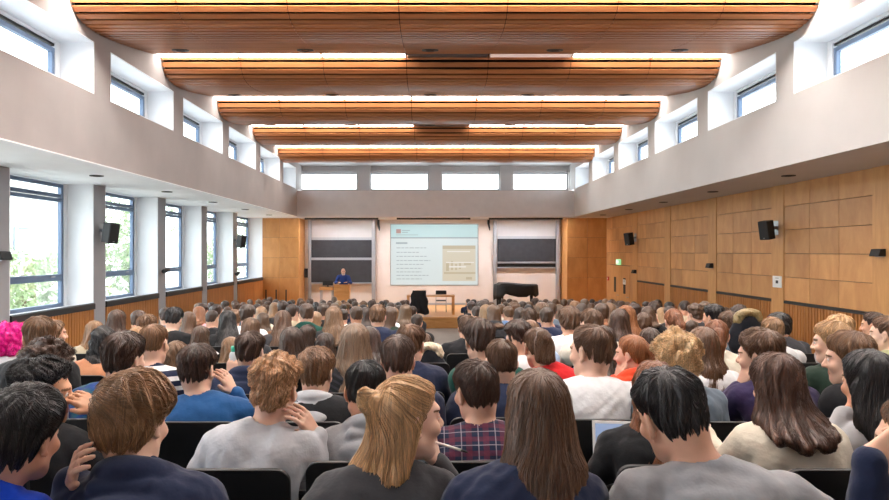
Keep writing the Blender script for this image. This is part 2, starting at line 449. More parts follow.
for i, (y, dz) in enumerate(WAVES):
    if i < 3:
        lab = ('slatted timber ceiling wave straight above the viewer', 'slatted timber ceiling wave ahead of the viewer, above the photo frame', 'slatted timber ceiling wave next to the frame top, out of the photo')[i]
    else: lab = WLAB[i]
    if proto is None:
        t = proto = empty('timber_ceiling_wave', (0, y, EYE + dz), 0, lab, 'ceiling panel', 'timber ceiling waves')
        for a, b in zip(SEAMS, SEAMS[1:]): wave_module(t, a, b)
    else:
        t = copy_tree(proto); t.location = (0, y, EYE + dz); t['label'] = lab
# lamps in the slots between the waves
SLOTS = [(3.2, 0), (6.5, 0), (9.8, 0), (13.27, 0), (16.78, -.05), (20.18, -.09), (23.54, -.2)]
ords = ['first', 'second', 'third', 'fourth', 'fifth', 'sixth', 'seventh']
rown = ['above the viewer', 'just ahead of the viewer', 'just above the photo', 'nearest visible row', 'second row', 'third row', 'farthest row']
lp = None
for r, (y, dz) in enumerate(SLOTS):
    for i, (a, b) in enumerate(zip(SEAMS, SEAMS[1:])):
        state = 'lit'
        if r == 3 and i == 3: state = 'unlit'
        if r == 3 and i == 4: state = 'dimlit'
        if r == 5 and i == 3: state = 'unlit'
        t = empty('ceiling_lamp', (a, y, EYE + 3.90 + dz), 0, '%s strip lamp, %s from the left, %s' % ({'lit': 'lit white', 'unlit': 'dark unlit', 'dimlit': 'dim pinkish'}[state], ords[i], rown[r]), 'lamp', 'strip lamps between the ceiling waves')
        ln = b - a
        h = MB(); h.box(.02, ln - .02, -.12, .12, .0, .07); h.build('housing', M['housing'], t)
        h = MB(); h.prism([(-.11, -.001), (.11, -.001), (.09, -.03), (-.09, -.03)], 'x', .03, ln - .03); h.build('diffuser', M['lit_rear' if r < 3 else state], t)
# downlights
dl = None
for i, (y, dz) in enumerate(WAVES[3:]):
    for j in range(-2, 3):
        lab = 'dark round downlight, %s from the left in the %s timber ceiling wave' % (ords[j + 2], ('nearest', 'second', 'third', 'fourth', 'farthest')[i])
        u = 2.45; z = np.interp(u, fine[:, 0], fine[:, 1])
        if dl is None:
            dl = t = empty('downlight', (0, 0, 0), 0, lab, 'downlight', 'downlights in the timber ceiling')
            h = MB(); h.lathe([(.085, -.012), (.15, -.012), (.155, -.002), (.155, .03)], n=24, caps=False); h.build('trim_ring', M['rail'], t, smooth=True)
            h = MB(); h.lathe([(.0001, -.004), (.087, -.004), (.087, .03), (.0001, .03)], n=24, caps=False); h.build('lens', M['spotglass'], t)
        else: t = copy_tree(dl); t['label'] = lab
        t.location = (2.31 * j, y + u, EYE + dz + z - .004); t.rotation_euler = (R(9), 0, 0)
# ================================================================== outside
m = MB(); m.box(-60, XW - .3, -30, 60, -.5, -.3); props(m.build('outside_ground', M['ground']), kind='structure')
fac = empty('neighbouring_building', (-26, 22, -.3), 0, 'pale building across the yard seen through the left windows', 'building')
m = MB(); m.box(-.5, 0, -14, 30, 0, 7.5); m.build('facade', M['facade'], fac)
for i in range(8):
    m = MB(); y = -11 + i * 4.4
    m.box(-.02, .04, y, y + 1.6, 2.6, 4.6); wn = m.build('facade_window', M['blueframe'], fac)
    m = MB(); m.box(.04, .05, y + .1, y + 1.5, 2.7, 4.5); m.build('pane', M['steel'], wn)
def leafy(name, loc, w, h, n, lab, trunk=True, seed=0):
    rs = np.random.RandomState(seed); t = empty(name, loc, 0, lab, 'tree' if trunk else 'bush', 'plants outside the left windows')
    cs = rs.uniform(-1, 1, (14, 3)) * .6; rr = rs.uniform(.3, .5, 14)
    m = MB(); k = 0
    while k < n:
        c = rs.randint(14); d = rs.normal(size=3); d /= np.linalg.norm(d); p = cs[c] + d * rr[c] * rs.uniform(.75, 1.05)
        p = np.array([p[0] * w, p[1] * w, (p[2] * .5 + .55) * h])
        a = rs.normal(size=3); a /= np.linalg.norm(a); b = np.cross(a, rs.normal(size=3)); b /= np.linalg.norm(b); s = rs.uniform(.07, .14)
        m.add([p - a * s, p + b * s * .45, p + a * s, p - b * s * .45], [(0, 1, 2, 3)]); k += 1
    m.build('foliage', M['leaf'], t)
    m = MB(); m.tube([(0, 0, 0), (.05, .03, h * .3), (-.03, 0, h * .6)], [.14, .1, .05], 8); m.build('trunk', M['bark'], t)
leafy('ivy_bush', (-15.5, 25.5, -.3), 2.0, 3.6, 2600, 'pale green bush outside the nearest left window', False, 1)
leafy('ivy_bush', (-14.0, 21.0, -.3), 1.6, 2.6, 1800, 'low pale bush outside, left of the nearest window', False, 2)
leafy('garden_tree', (-13.0, 29.0, -.3), 1.9, 5.6, 3400, 'leafy tree outside the second left window', True, 3)
leafy('garden_tree', (-11.6, 36.0, -.3), 1.8, 5.0, 3000, 'leafy tree outside the third left window', True, 4)

# added strip lights, unseen behind the beam, to brighten the front wall
for i, x in enumerate((-3.7, .15, 4.0)):
    t = empty('added_stage_light', (x, 28.05, ZS - .001), 0, 'added strip light over the %s, hidden behind the front beam' % ('left blackboard', 'projection screen', 'right blackboard')[i], 'lamp', 'added lights over the stage')
    h = MB(); h.box(-1.5, 1.5, -.03, .03, -.012, 0); h.build('diffuser', emit('added stage light diffuser %d' % i, (246, 248, 255), LAMP * 9.5), t)
    h = MB(); h.box(-1.54, 1.54, -.06, -.04, -.075, 0); h.box(-1.54, 1.54, .031, .05, -.014, 0); h.build('frame', M['rail'], t)  # front lip keeps the added glow out of view
# ================================================================== things on the front wall and the stage
def wallpt(px, py, d): v = at(px, py, d); return v.x, v.z
YF = YBOARD
def sliding_board(lab, px0, px1, boards, posts):
    x0, _ = wallpt(px0, 0, YF); x1, _ = wallpt(px1, 0, YF)
    t = empty('sliding_blackboard', ((x0 + x1) / 2, YF, STAGE_Z), 0, lab, 'blackboard', 'blackboards either side of the screen')
    cx = (x0 + x1) / 2
    for (a, b) in posts:
        xa = wallpt(a, 0, YF)[0] - cx; xb = wallpt(b, 0, YF)[0] - cx
        m = MB(); m.box(xa, xb, -.16, -.001, 0, 4.14 - STAGE_Z); m.box(xa + .02, xb - .02, -.18, -.16, 0, 4.12 - STAGE_Z); m.build('guide_post', M['alu'], t, .006)
    for (a, b, kind, dy) in boards:
        z1 = wallpt(0, a, YF)[1] - STAGE_Z; z0 = wallpt(0, b, YF)[1] - STAGE_Z
        w2 = (x1 - x0) / 2 - .03
        m = MB(); m.box(-w2, w2, -dy - .03, -dy, z0, z1)
        o = m.build('board' if kind == 'board' else 'upper_panel', M[kind], t, .003)
        m = MB(); e = .045
        m.box(-w2, w2, -dy - .045, -dy - .031, z0 - .01, z0 + e); m.box(-w2, w2, -dy - .045, -dy - .031, z1 - e, z1 + .01)
        m.build('edge_rail', M['alu'], o)
        if kind == 'board':
            m = MB(); m.box(-w2, w2, -dy - .1, -dy - .046, z0 - .01, z0 + .01); m.build('chalk_ledge', M['alu'], o)
sliding_board('left double sliding blackboard behind the lecturer', 311, 373, [(220, 238.5, 'whiteboard', .03), (239, 258.6, 'board', .05), (259, 283.2, 'board', .10)], [(308.5, 311.5), (372, 375.5)])
sliding_board('right sliding blackboard above the covered piano', 496.5, 556, [(220, 237.3, 'whiteboard', .03), (262.5, 268, 'board', .05), (237.8, 262.6, 'board', .10)], [(493, 496.5), (555.5, 559)])
# projection screen with the lecture slide
sx0, sz1 = wallpt(391, 224.6, YF); sx1, sz0 = wallpt(477.6, 284.8, YF)
scr = empty('projection_screen', ((sx0 + sx1) / 2, YF, sz0), 0, 'bright projected lecture slide with a cyan title bar on the front wall', 'screen')
W2 = (sx1 - sx0) / 2; H = sz1 - sz0
m = MB(); m.box(-W2 - .03, W2 + .03, -.02, -.001, -.03, H + .03); m.build('screen_surface', plain('screen cloth', (150, 152, 152), .8, noise=.01), scr)
def px2(px, py): x, z = wallpt(px, py, YF); return x - (sx0 + sx1) / 2, z - sz0
def slide(name, rgb, rects, strength=.5, y=-.024):
    m = MB()
    for (a, b, c, d) in rects:
        xa, za = px2(a, d); xb, zb = px2(c, b); m.box(xa, xb, y, -.0205, za, zb)
    m.build(name, emit('projected ' + name, rgb, strength, .12), scr)
slide('slide_background', (224, 240, 240), [(391, 224.6, 477.6, 284.8)], y=-.0225)
slide('title_bar', (196, 236, 238), [(391, 224.6, 477.6, 237.2)])
slide('title_rule', (150, 166, 168), [(391, 237.2, 477.6, 238.5)])
slide('logo', (196, 140, 132), [(396.2, 229.2, 401, 233.4)], .42, -.027)
slide('logo_text', (170, 195, 196), [(402, 230, 410, 230.9), (402, 232, 408, 232.8), (396, 234.6, 418, 235.2)], .42, -.027)
rs = np.random.RandomState(3)
tx = [(396, 242.2, 407.5, 244)]
for y in (247.5, 252, 256, 260.2, 264, 268, 271.5, 275, 278.5):
    x = 396.5; end = rs.uniform(418, 434)
    while x < end:
        ln = rs.uniform(2, 5); tx.append((x, y, min(x + ln, end), y + .75)); x += ln + .8
slide('slide_text', (166, 188, 190), tx, .42, -.027)
slide('slide_picture', (226, 216, 186), [(442.5, 245.5, 475.5, 281)], .48, -.027)
slide('picture_detail', (205, 190, 150), [(442.5, 245.5, 475.5, 249), (444, 272, 475.5, 274), (446, 263, 449, 271), (451, 261, 453, 270), (455, 264, 457, 270), (459, 262, 461, 269), (464, 263, 471, 265), (466, 277, 472, 279.5)], .44, -.03)
slide('picture_highlight', (246, 244, 238), [(446, 262, 474, 263), (449, 266, 466, 267.5), (447, 251, 470, 252)], .5, -.032)
# small fittings
def cable_mic(lab, px, py):
    x, z = wallpt(px, py, YF)
    t = empty('wall_bracket', (x, YF, z), 0, lab, 'bracket', 'dark brackets above the screen')
    m = MB(); m.box(-.05, .05, -.12, -.001, -.06, .14); m.build('mount', M['dark'], t, .01)
    m = MB(); m.tube([(0, -.1, -.05), (.03, -.16, -.2), (.05, -.18, -.34)], [.05, .045, .02], 8); m.build('hook', M['dark'], t)
cable_mic('small dark bracket high on the front wall, left of the screen', 378.5, 223)
cable_mic('small dark bracket high on the front wall, right of the screen', 488.5, 223)
x, z = wallpt(306.3, 273, YF)
t = empty('wall_telephone', (x, YF, z), 0, 'dark wall telephone box between the oak wing and the left blackboard', 'telephone')
m = MB(); m.box(-.1, .1, -.14, -.001, -.2, .2); m.build('body', M['dark'], t, .015)
m = MB(); m.box(-.07, -.02, -.19, -.141, -.16, .16); m.build('handset', M['rail'], t, .015)
# ---- lectern
LD = 25.4
lx = at(341.5, 0, LD).x
lt = empty('lectern', (lx, LD, STAGE_Z), 0, 'light oak lectern in front of the lecturer', 'lectern')
m = MB(); m.box(-.29, .29, -.02, .02, 0, 1.08); m.build('front_panel', M['stage_wood'], lt, .006)
for s in (-1, 1):
    m = MB(); m.prism([(.021, 0), (.45, 0), (.45, 1.0), (.021, 1.08)], 'x', s * .29 - (.03 if s > 0 else 0), s * .29 + (.03 if s < 0 else 0)); m.build('side_panel', M['stage_wood'], lt, .004)
m = MB(); m.prism([(-.05, 1.083), (.5, 1.0), (.5, 1.03), (-.05, 1.113)], 'x', -.32, .32); m.build('top', M['stage_wood'], lt, .006)
m = MB(); m.box(-.255, .255, .05, .42, .55, .57); m.build('shelf', M['stage_wood'], lt)
# low side table with monitor left of the lectern
tx_ = at(327, 0, 25.7).x
st = empty('side_table', (tx_, 25.7, STAGE_Z), 0, 'small wooden side table left of the lectern', 'table')
zt = EYE - (286.8 - 251.5) * 25.7 / FPX - STAGE_Z
m = MB(); m.box(-.26, .26, -.2, .2, zt - .12, zt); m.build('top', M['stage_wood'], st, .006)
for sx in (-.22, .22):
    for sy in (-.16, .16):
        m = MB(); m.box(sx - .02, sx + .02, sy - .02, sy + .02, 0, zt - .12); m.build('leg', M['alu'], st)
mo = empty('computer_monitor', (at(328.0, 0, 25.65).x, 25.62, STAGE_Z + zt), 0, 'small black monitor on the side table beside the lectern', 'monitor')
m = MB(); m.box(-.2, .2, -.02, .02, .06, .24); m.build('screen', M['dark'], mo, .008)
m = MB(); m.box(-.03, .03, -.01, .015, .01, .1); m.box(-.1, .1, -.07, .07, 0, .012); m.build('stand', M['dark'], mo, .004)
# ---- demonstration table and chairs on the stage
def metal_chair(loc, rz, lab, name='stage_chair'):
    t = empty(name, loc, rz, lab, 'chair', 'black chairs on the stage')
    m = MB(); m.prism(rrect(.42, .42, .05), 'z', .43, .455); m.build('seat', M['dark'], t, .004)
    m = MB(); m.prism(rrect(.42, .22, .04, cz=.74), 'y', -.215, -.195); m.build('backrest', M['dark'], t, .004)
    for s in (-1, 1):
        m = MB(); m.tube([(s * .2, .19, 0), (s * .2, .19, .43)], .012); m.build('leg', M['steel'], t, smooth=True)
        m = MB(); m.tube([(s * .2, -.2, 0), (s * .2, -.2, .43), (s * .19, -.18, .84)], .012); m.build('leg', M['steel'], t, smooth=True)
    m = MB()
    for s in (-1, 1): m.tube([(s * .2, -.2, .2), (s * .2, .19, .2)], .009)
    m.build('stretcher', M['steel'], t); return t
TD = 25.3
tz = EYE - (295 - 251.5) * TD / FPX - STAGE_Z
xa = at(407, 0, TD).x; xb = at(454.5, 0, TD).x
tb = empty('stage_table', ((xa + xb) / 2, TD, STAGE_Z), 0, 'long light wooden table standing on the stage', 'table'); hw = (xb - xa) / 2
m = MB(); m.box(-hw, hw, -.3, .3, tz - .05, tz); m.build('top', M['stage_wood'], tb, .005)
for sx in (-hw + .05, hw - .05):
    for sy in (-.25, .25):
        m = MB(); m.box(sx - .045, sx + .045, sy - .04, sy + .04, 0, tz - .05); m.build('leg', M['stage_wood'], tb, .004)
metal_chair((at(441, 0, 26.2).x, 26.2, STAGE_Z), 0, 'black and chrome chair behind the stage table')
ch = metal_chair((at(419, 0, 24.75).x, 24.72, STAGE_Z), R(180), 'black chair with a dark coat, left in front of the stage table')
m = MB()                                    # coat hung over that chair's back
pts = [(-.27, .0), (-.25, .52), (-.2, .92), (.2, .92), (.25, .52), (.3, .0)]
co = empty('dark_coat', (at(419, 0, 24.47).x, 24.44, STAGE_Z + .06), 0, 'black coat hung over the back of the left stage chair', 'coat')
rs = np.random.RandomState(8); n = 15; prof = []
vs = []; fs = []
for iz in range(12):
    z = .02 + .86 * iz / 11; half = .36 - .12 * (iz / 11) ** 1.3
    for ix in range(n):
        u = -1 + 2 * ix / (n - 1); vs.append((u * half + .02 * math.sin(iz * 1.3), -.05 - .05 * math.cos(u * 9 + iz * .4) * (1 - iz / 14) - .02 * (1 - u * u), z + .03 * math.cos(u * 5) * (iz == 0)))
for iz in range(11):
    for ix in range(n - 1): a = iz * n + ix; fs.append((a, a + 1, a + n + 1, a + n))
m.add(vs, fs); o = m.build('coat_body', plain('black coat cloth', (24, 24, 28), .9), co, smooth=True)
md = o.modifiers.new('s', 'SOLIDIFY'); md.thickness = .03
bx = empty('wooden_box', (at(420.5, 0, TD).x, TD + .1, STAGE_Z + tz), 0, 'small wooden box on the stage table', 'box')
m = MB(); m.box(-.19, .19, -.1, .1, 0, .14); m.build('body', M['oak_pier'], bx, .006)
m = MB(); m.box(-.2, .2, -.11, .11, .141, .17); m.build('lid', M['oak_pier'], bx, .004)
# ---- covered grand piano
PD = 26.3
pa = at(494, 0, PD).x; pb = at(537.5, 0, PD).x; pz = EYE - (283 - 251.5) * PD / FPX - STAGE_Z
pn = empty('grand_piano', ((pa + pb) / 2, PD, STAGE_Z), 0, 'grand piano under a black cover on the right of the stage', 'piano'); hw = (pb - pa) / 2
vs = []; n = 40; rs = np.random.RandomState(4)
out = []
for k in range(n):
    a = 2 * math.pi * k / n; x = math.cos(a); y = math.sin(a)
    X = math.copysign(abs(x) ** .5, x) * hw; Y = math.copysign(abs(y) ** .6, y) * .7 * (1 if X < .1 else 1 - .35 * (X / hw))
    out.append((X, Y))
m = MB(); rings = []
H0 = lambda x: pz - .02 - .03 * math.sin(x * 3) - (.05 if x < -hw * .8 else 0)
for j, (sc_, z) in enumerate(((.0, 0), (.6, 0), (.96, -.005), (1.0, -.03), (1.01, -.15), (1.02, -.3), (1.03, -.43), (.98, -.44))):
    for k, (x, y) in enumerate(out):
        f = 1 + (.03 * math.sin(k * 1.9) + .02 * math.sin(k * 3.7)) * (j / 7) ** 1.5
        dz = z * (1 + (.12 * math.sin(k * 1.3) if j >= 5 else 0) + (.25 if x < -hw * .6 and j > 4 else 0)); m.v.append((x * sc_ * f, y * sc_ * f, H0(x * sc_) + dz))
for j in range(7):
    for k in range(n): m.f.append((j * n + k, j * n + (k + 1) % n, (j + 1) * n + (k + 1) % n, (j + 1) * n + k)); m.m.append(0)
m.build('cover', plain('black piano cover', (20, 20, 22), .55), pn, smooth=True)
for (x, y) in ((-hw * .78, -.45), (-hw * .78, .4), (hw * .72, 0)):
    m = MB(); m.tube([(x, y, 0.06), (x, y, .3), (x, y, pz - .35)], [.04, .05, .075], 10); m.lathe([(.03, 0), (.05, .0), (.05, .06), (.03, .06)], (x, y, 0), 10); m.build('leg', M['dark'], pn, smooth=True)
m = MB(); m.box(-hw * .62, -hw * .58, -.1, .1, .04, pz - .4); m.box(-hw * .66, -hw * .5, -.12, .12, .1, .14); m.build('pedal_lyre', M['dark'], pn)

# ================================================================== things on the side walls
def speaker(loc, rz, tilt, s, lab):
    t = empty('loudspeaker', loc, rz, lab, 'loudspeaker', 'black loudspeakers on the piers')
    Mx = Matrix.Translation((0, .30, 0)) @ Matrix.Rotation(tilt, 4, 'X')
    m = MB(); m.box(-.16 * s, .16 * s, -.12 * s, .13 * s, -.26 * s, .26 * s, Mx); m.build('cabinet', M['dark'], t, .012)
    m = MB(); m.box(-.145 * s, .145 * s, .131 * s, .14 * s, -.245 * s, .245 * s, Mx); m.build('grille', plain('speaker grille', (34, 34, 36), .7), t)
    m = MB(); m.box(-.03 * s, .03 * s, .1405 * s, .143 * s, -.22 * s, -.2 * s, Mx); m.build('badge', M['steel'], t)
    m = MB(); m.tube([(0, 0.005, .06), (0, .17, .03)], .035); m.box(-.07, .07, 0, .02, -.1, .2); m.build('wall_mount', M['steel'], t)
def pierz(py, d): return EYE - (py - 251.5) * d / FPX
speaker((XL, 14.36, pierz(233, 14.3)), R(-90 - 22), R(-10), .82, 'black loudspeaker on the second left pier, nearer one')
speaker((XL, 24.2, pierz(241.5, 24.3)), R(-90 - 22), R(-10), .85, 'smaller looking black loudspeaker on a far left pier')
speaker((XR - .012, 14.36, pierz(230, 14.2)), R(90 + 22), R(-10), .76, 'black loudspeaker on the oak wall, nearer one on the right')
speaker((XR - .012, 24.2, pierz(239, 24.2)), R(90 + 22), R(-10), .85, 'black loudspeaker at the far end of the oak wall')
def wall_lamp(loc, sgn, s, lab):
    t = empty('emergency_lamp', loc, 0, lab, 'lamp', 'small dark wall lamps')
    m = MB(); m.prism([(0, -.1 * s), (sgn * .2 * s, -.1 * s), (sgn * .14 * s, .09 * s), (0, .1 * s)], 'y', -.2 * s, .2 * s); m.build('housing', M['dark'], t, .008)
    m = MB(); m.box(sgn * .02 - .02, sgn * .02 + .13 * s * sgn if sgn > 0 else sgn * .02 + .02, -.16 * s, .16 * s, -.118 * s, -.101 * s); m.build('lens', M['steel'], t)
wall_lamp((XL, 11.0, pierz(255.5, 11.05)), 1, .72, 'dark box lamp on the nearest left pier at the photo edge')
wall_lamp((XR - .012, 11.05, pierz(252.5, 11.1)), -1, .62, 'dark box lamp on the nearest right oak pier')
wall_lamp((XR - .012, 17.7, pierz(265.5, 17.7)), -1, .62, 'small box lamp on the middle right oak pier')
wall_lamp((XR - .012, 24.25, pierz(271.5, 24.2)), -1, .65, 'tiny dark box lamp below the far right loudspeaker')
def camera_box(loc, lab):
    t = empty('security_camera', loc, 0, lab, 'camera', 'small cameras on the left piers')
    m = MB(); m.tube([(0, 0, 0), (.09, 0, 0)], .025); m.build('mount', M['alu'], t)
    m = MB(); m.tube([(.1, .12, .02), (.1, -.16, -.02)], .06, 12); m.build('body', M['rail'], t, smooth=True)
    m = MB(); m.tube([(.1, -.162, -.02), (.1, -.18, -.022)], .045, 12); m.build('lens', M['dark'], t)
camera_box((XL, 17.7, pierz(270.5, 17.7)), 'small camera on the third left pier')
camera_box((XL, 24.3, pierz(273.5, 24.3)), 'small camera below the far left loudspeaker')
# notices and exit sign
def wall_sheet(lab, d0, d1, py0, py1, mat, name, cat, extra=None):
    d = (d0 + d1) / 2; z1 = pierz(py0, d); z0 = pierz(py1, d)
    t = empty(name, (XR - .013, d, z0), 0, lab, cat)
    m = MB(); m.box(-.012, 0, -(d1 - d0) / 2, (d1 - d0) / 2, 0, z1 - z0); m.build('sheet', mat, t)
    m = MB()
    if extra:
        for (a, b, c, e) in extra: m.box(-.0135, -.0121, (b - .5) * (d1 - d0) * -1, (a - .5) * (d1 - d0) * -1, e * (z1 - z0), c * (z1 - z0))
        m.build('print', M['rail'], t)
wall_sheet('white printed notice on the second right oak pier', 14.16, 14.52, 276, 287.5, M['paper'], 'paper_notice', 'notice', [(.3, .7, .84, .80), (.36, .64, .62, .36)])
wall_sheet('white notice on the door at the far right', 25.45, 25.8, 279.5, 284.5, M['paper'], 'paper_notice', 'notice', [(.2, .8, .8, .74), (.2, .7, .6, .54)])
d = 26.35; z = pierz(262, d)
t = empty('exit_sign', (XR - .014, d, z), 0, 'green lit exit sign above the far right doors', 'sign')
m = MB(); m.box(-.06, .01, -.24, .24, -.11, .11); m.build('case', emit('green exit sign', (60, 190, 110), .7), t, .006)
m = MB(); m.box(-.064, -.0605, -.18, -.02, -.02, .02); m.prism([(-.02, -.05), (.04, 0), (-.02, .05)], 'x', -.064, -.0605); m.box(-.064, -.0605, .08, .16, -.07, .07); m.build('pictogram', emit('exit sign white', (240, 255, 245), 1.0), t)
d = 27.95; t = empty('fire_alarm', (XR + .003, d, pierz(278.5, d)), 0, 'small red fire alarm box by the far right doors', 'alarm')
m = MB(); m.box(-.05, .0, -.07, .07, -.08, .08); m.build('case', plain('red alarm', (190, 60, 50), .4), t, .006)
m = MB(); m.box(-.054, -.051, -.035, .035, -.035, .035); m.build('glass_plate', M['paper'], t)
# soffit downlights
for sgn, xx, nm in ((-1, (XL + UL) / 2 + .05, 'left'), (1, (XR + UR) / 2, 'right')):
    for k in range(6):
        t = copy_tree(dl); t.location = (xx, 9.1 + 3.33 * k, ZS - .004); t.rotation_euler = (0, 0, 0)
        t['label'] = 'small round soffit downlight above the %s wall, %s from the viewer' % (nm, ords[k]); t['group'] = 'downlights in the side soffits'
        for c in t.children: c.scale = (.8, .8, 1)
# ================================================================== body modelling: smooth distance fields turned into one continuous surface
class Vol:
    def __init__(s, lo, hi, h):
        s.lo = np.array(lo, np.float32); s.h = h
        s.n = np.ceil((np.array(hi) - s.lo) / h).astype(int) + 1
        s.F = np.full(s.n, .2, np.float32); s.ax = [s.lo[i] + h * np.arange(s.n[i], dtype=np.float32) for i in range(3)]
    def region(s, lo, hi):
        a = np.clip(np.floor((np.array(lo) - s.lo) / s.h).astype(int), 0, s.n); b = np.clip(np.ceil((np.array(hi) - s.lo) / s.h).astype(int) + 1, 0, s.n)
        if (b <= a).any(): return None
        sl = tuple(slice(int(i), int(j)) for i, j in zip(a, b))
        X = s.ax[0][sl[0]][:, None, None]; Y = s.ax[1][sl[1]][None, :, None]; Z = s.ax[2][sl[2]][None, None, :]
        return sl, X, Y, Z
    def put(s, d, sl, k, op='+'):
        A = s.F[sl]
        if op == '+':
            if k <= 0: np.minimum(A, d, out=A); return
            hh = np.maximum(k - np.abs(A - d), 0) / k; s.F[sl] = np.minimum(A, d) - hh * hh * (k * .25)
        else:
            d = -d
            if k <= 0: np.maximum(A, d, out=A); return
            hh = np.maximum(k - np.abs(A - d), 0) / k; s.F[sl] = np.maximum(A, d) + hh * hh * (k * .25)
    def cone(s, a, b, r1, r2, k=.02, op='+', inf=0.0, flat=None):
        a = np.array(a, np.float32); b = np.array(b, np.float32); r1 += inf; r2 += inf; m = max(r1, r2) + k + .03
        q = s.region(np.minimum(a, b) - m, np.maximum(a, b) + m)
        if q is None: return
        sl, X, Y, Z = q; ba = b - a; L = float(ba @ ba) + 1e-9
        px, py, pz = X - a[0], Y - a[1], Z - a[2]
        t = np.clip((px * ba[0] + py * ba[1] + pz * ba[2]) / L, 0, 1)
        d = np.sqrt((px - t * ba[0]) ** 2 + (py - t * ba[1]) ** 2 + (pz - t * ba[2]) ** 2) - (r1 + (r2 - r1) * t)
        s.put(d.astype(np.float32), sl, k, op)
    def ell(s, c, r, k=.02, op='+', rot=None, inf=0.0):
        c = np.array(c, np.float32); r = np.array(r, np.float32) + inf; m = float(r.max()) + k + .03
        q = s.region(c - m, c + m)
        if q is None: return
        sl, X, Y, Z = q; px, py, pz = X - c[0], Y - c[1], Z - c[2]
        if rot is not None:
            A = np.array(rot.transposed() if hasattr(rot, 'transposed') else rot.T, np.float32)
            px, py, pz = (A[i, 0] * px + A[i, 1] * py + A[i, 2] * pz for i in range(3))
        s.put(ell_d(px, py, pz, r), sl, k, op)
    def mesh(s, name):
        v, f = nets(s.F, s.lo, s.h); return to_mesh(name, v, f)
def ell_d(px, py, pz, r):
    k0 = np.sqrt((px / r[0]) ** 2 + (py / r[1]) ** 2 + (pz / r[2]) ** 2); k1 = np.sqrt((px / r[0] ** 2) ** 2 + (py / r[1] ** 2) ** 2 + (pz / r[2] ** 2) ** 2) + 1e-9
    return (k0 * (k0 - 1) / k1).astype(np.float32)
def nets(F, lo, h):
    ins = F < 0; n = F.shape
    c = np.zeros(tuple(i - 1 for i in n), np.int8)
    offs = [(i, j, k) for i in (0, 1) for j in (0, 1) for k in (0, 1)]
    for o in offs: c += ins[o[0]:n[0] - 1 + o[0], o[1]:n[1] - 1 + o[1], o[2]:n[2] - 1 + o[2]]
    act = (c > 0) & (c < 8); I = np.argwhere(act); idx = np.full(c.shape, -1, np.int32); idx[act] = np.arange(len(I))
    vals = {o: F[I[:, 0] + o[0], I[:, 1] + o[1], I[:, 2] + o[2]] for o in offs}
    P = np.zeros((len(I), 3)); N = np.zeros(len(I))
    for a in offs:
        for ax in range(3):
            if a[ax]: continue
            b = list(a); b[ax] = 1; b = tuple(b); va, vb = vals[a], vals[b]; x = (va < 0) != (vb < 0)
            t = np.where(x, va / np.where(x, va - vb, 1), 0)
            for q in range(3): P[:, q] += np.where(x, a[q] + (t if q == ax else 0), 0)
            N += x
    P = (I + P / np.maximum(N, 1)[:, None]) * h + np.array(lo)
    Q = []
    for ax in range(3):
        sa = [slice(None)] * 3; sb = [slice(None)] * 3; sa[ax] = slice(0, -1); sb[ax] = slice(1, None)
        A = ins[tuple(sa)]; B = ins[tuple(sb)]; u, w_ = [(1, 2), (2, 0), (0, 1)][ax]
        for flip in (0, 1):
            E = np.argwhere((A & ~B) if not flip else (~A & B))
            E = E[(E[:, u] > 0) & (E[:, w_] > 0) & (E[:, u] < n[u] - 1) & (E[:, w_] < n[w_] - 1)]
            def g(du, dw): e = E.copy(); e[:, u] -= du; e[:, w_] -= dw; return idx[e[:, 0], e[:, 1], e[:, 2]]
            q = np.stack([g(0, 0), g(1, 0), g(1, 1), g(0, 1)], 1); Q.append(q[:, ::-1] if flip else q)
    return P, np.concatenate(Q)
def to_mesh(name, v, f, smooth=True):
    me = bpy.data.meshes.new(name); k = f.shape[1]
    me.vertices.add(len(v)); me.vertices.foreach_set('co', np.ascontiguousarray(v, np.float32).ravel())
    me.loops.add(f.size); me.loops.foreach_set('vertex_index', np.ascontiguousarray(f, np.int32).ravel())
    me.polygons.add(len(f)); me.polygons.foreach_set('loop_start', np.arange(0, f.size, k, dtype=np.int32))
    me.polygons.foreach_set('use_smooth', np.full(len(f), smooth)); me.update(calc_edges=True); me.validate()
    return me
def snoise(P, freq, seed, oct=2):
    """cheap smooth noise in about -1..1 from sums of sines"""
    rs = np.random.RandomState(seed); o = np.zeros(P[0].shape if isinstance(P, (tuple, list)) else len(P)); amp = 1; tot = 0
    X, Y, Z = P if isinstance(P, (tuple, list)) else P.T
    o = 0
    for _ in range(oct):
        for _ in range(4):
            d = rs.normal(size=3); d /= np.linalg.norm(d); d = d * freq * rs.uniform(.7, 1.4); o = o + amp * np.sin(X * d[0] + Y * d[1] + Z * d[2] + rs.uniform(0, 6.28)) * .4
        tot += amp; freq *= 2.1; amp *= .5
    return o / tot

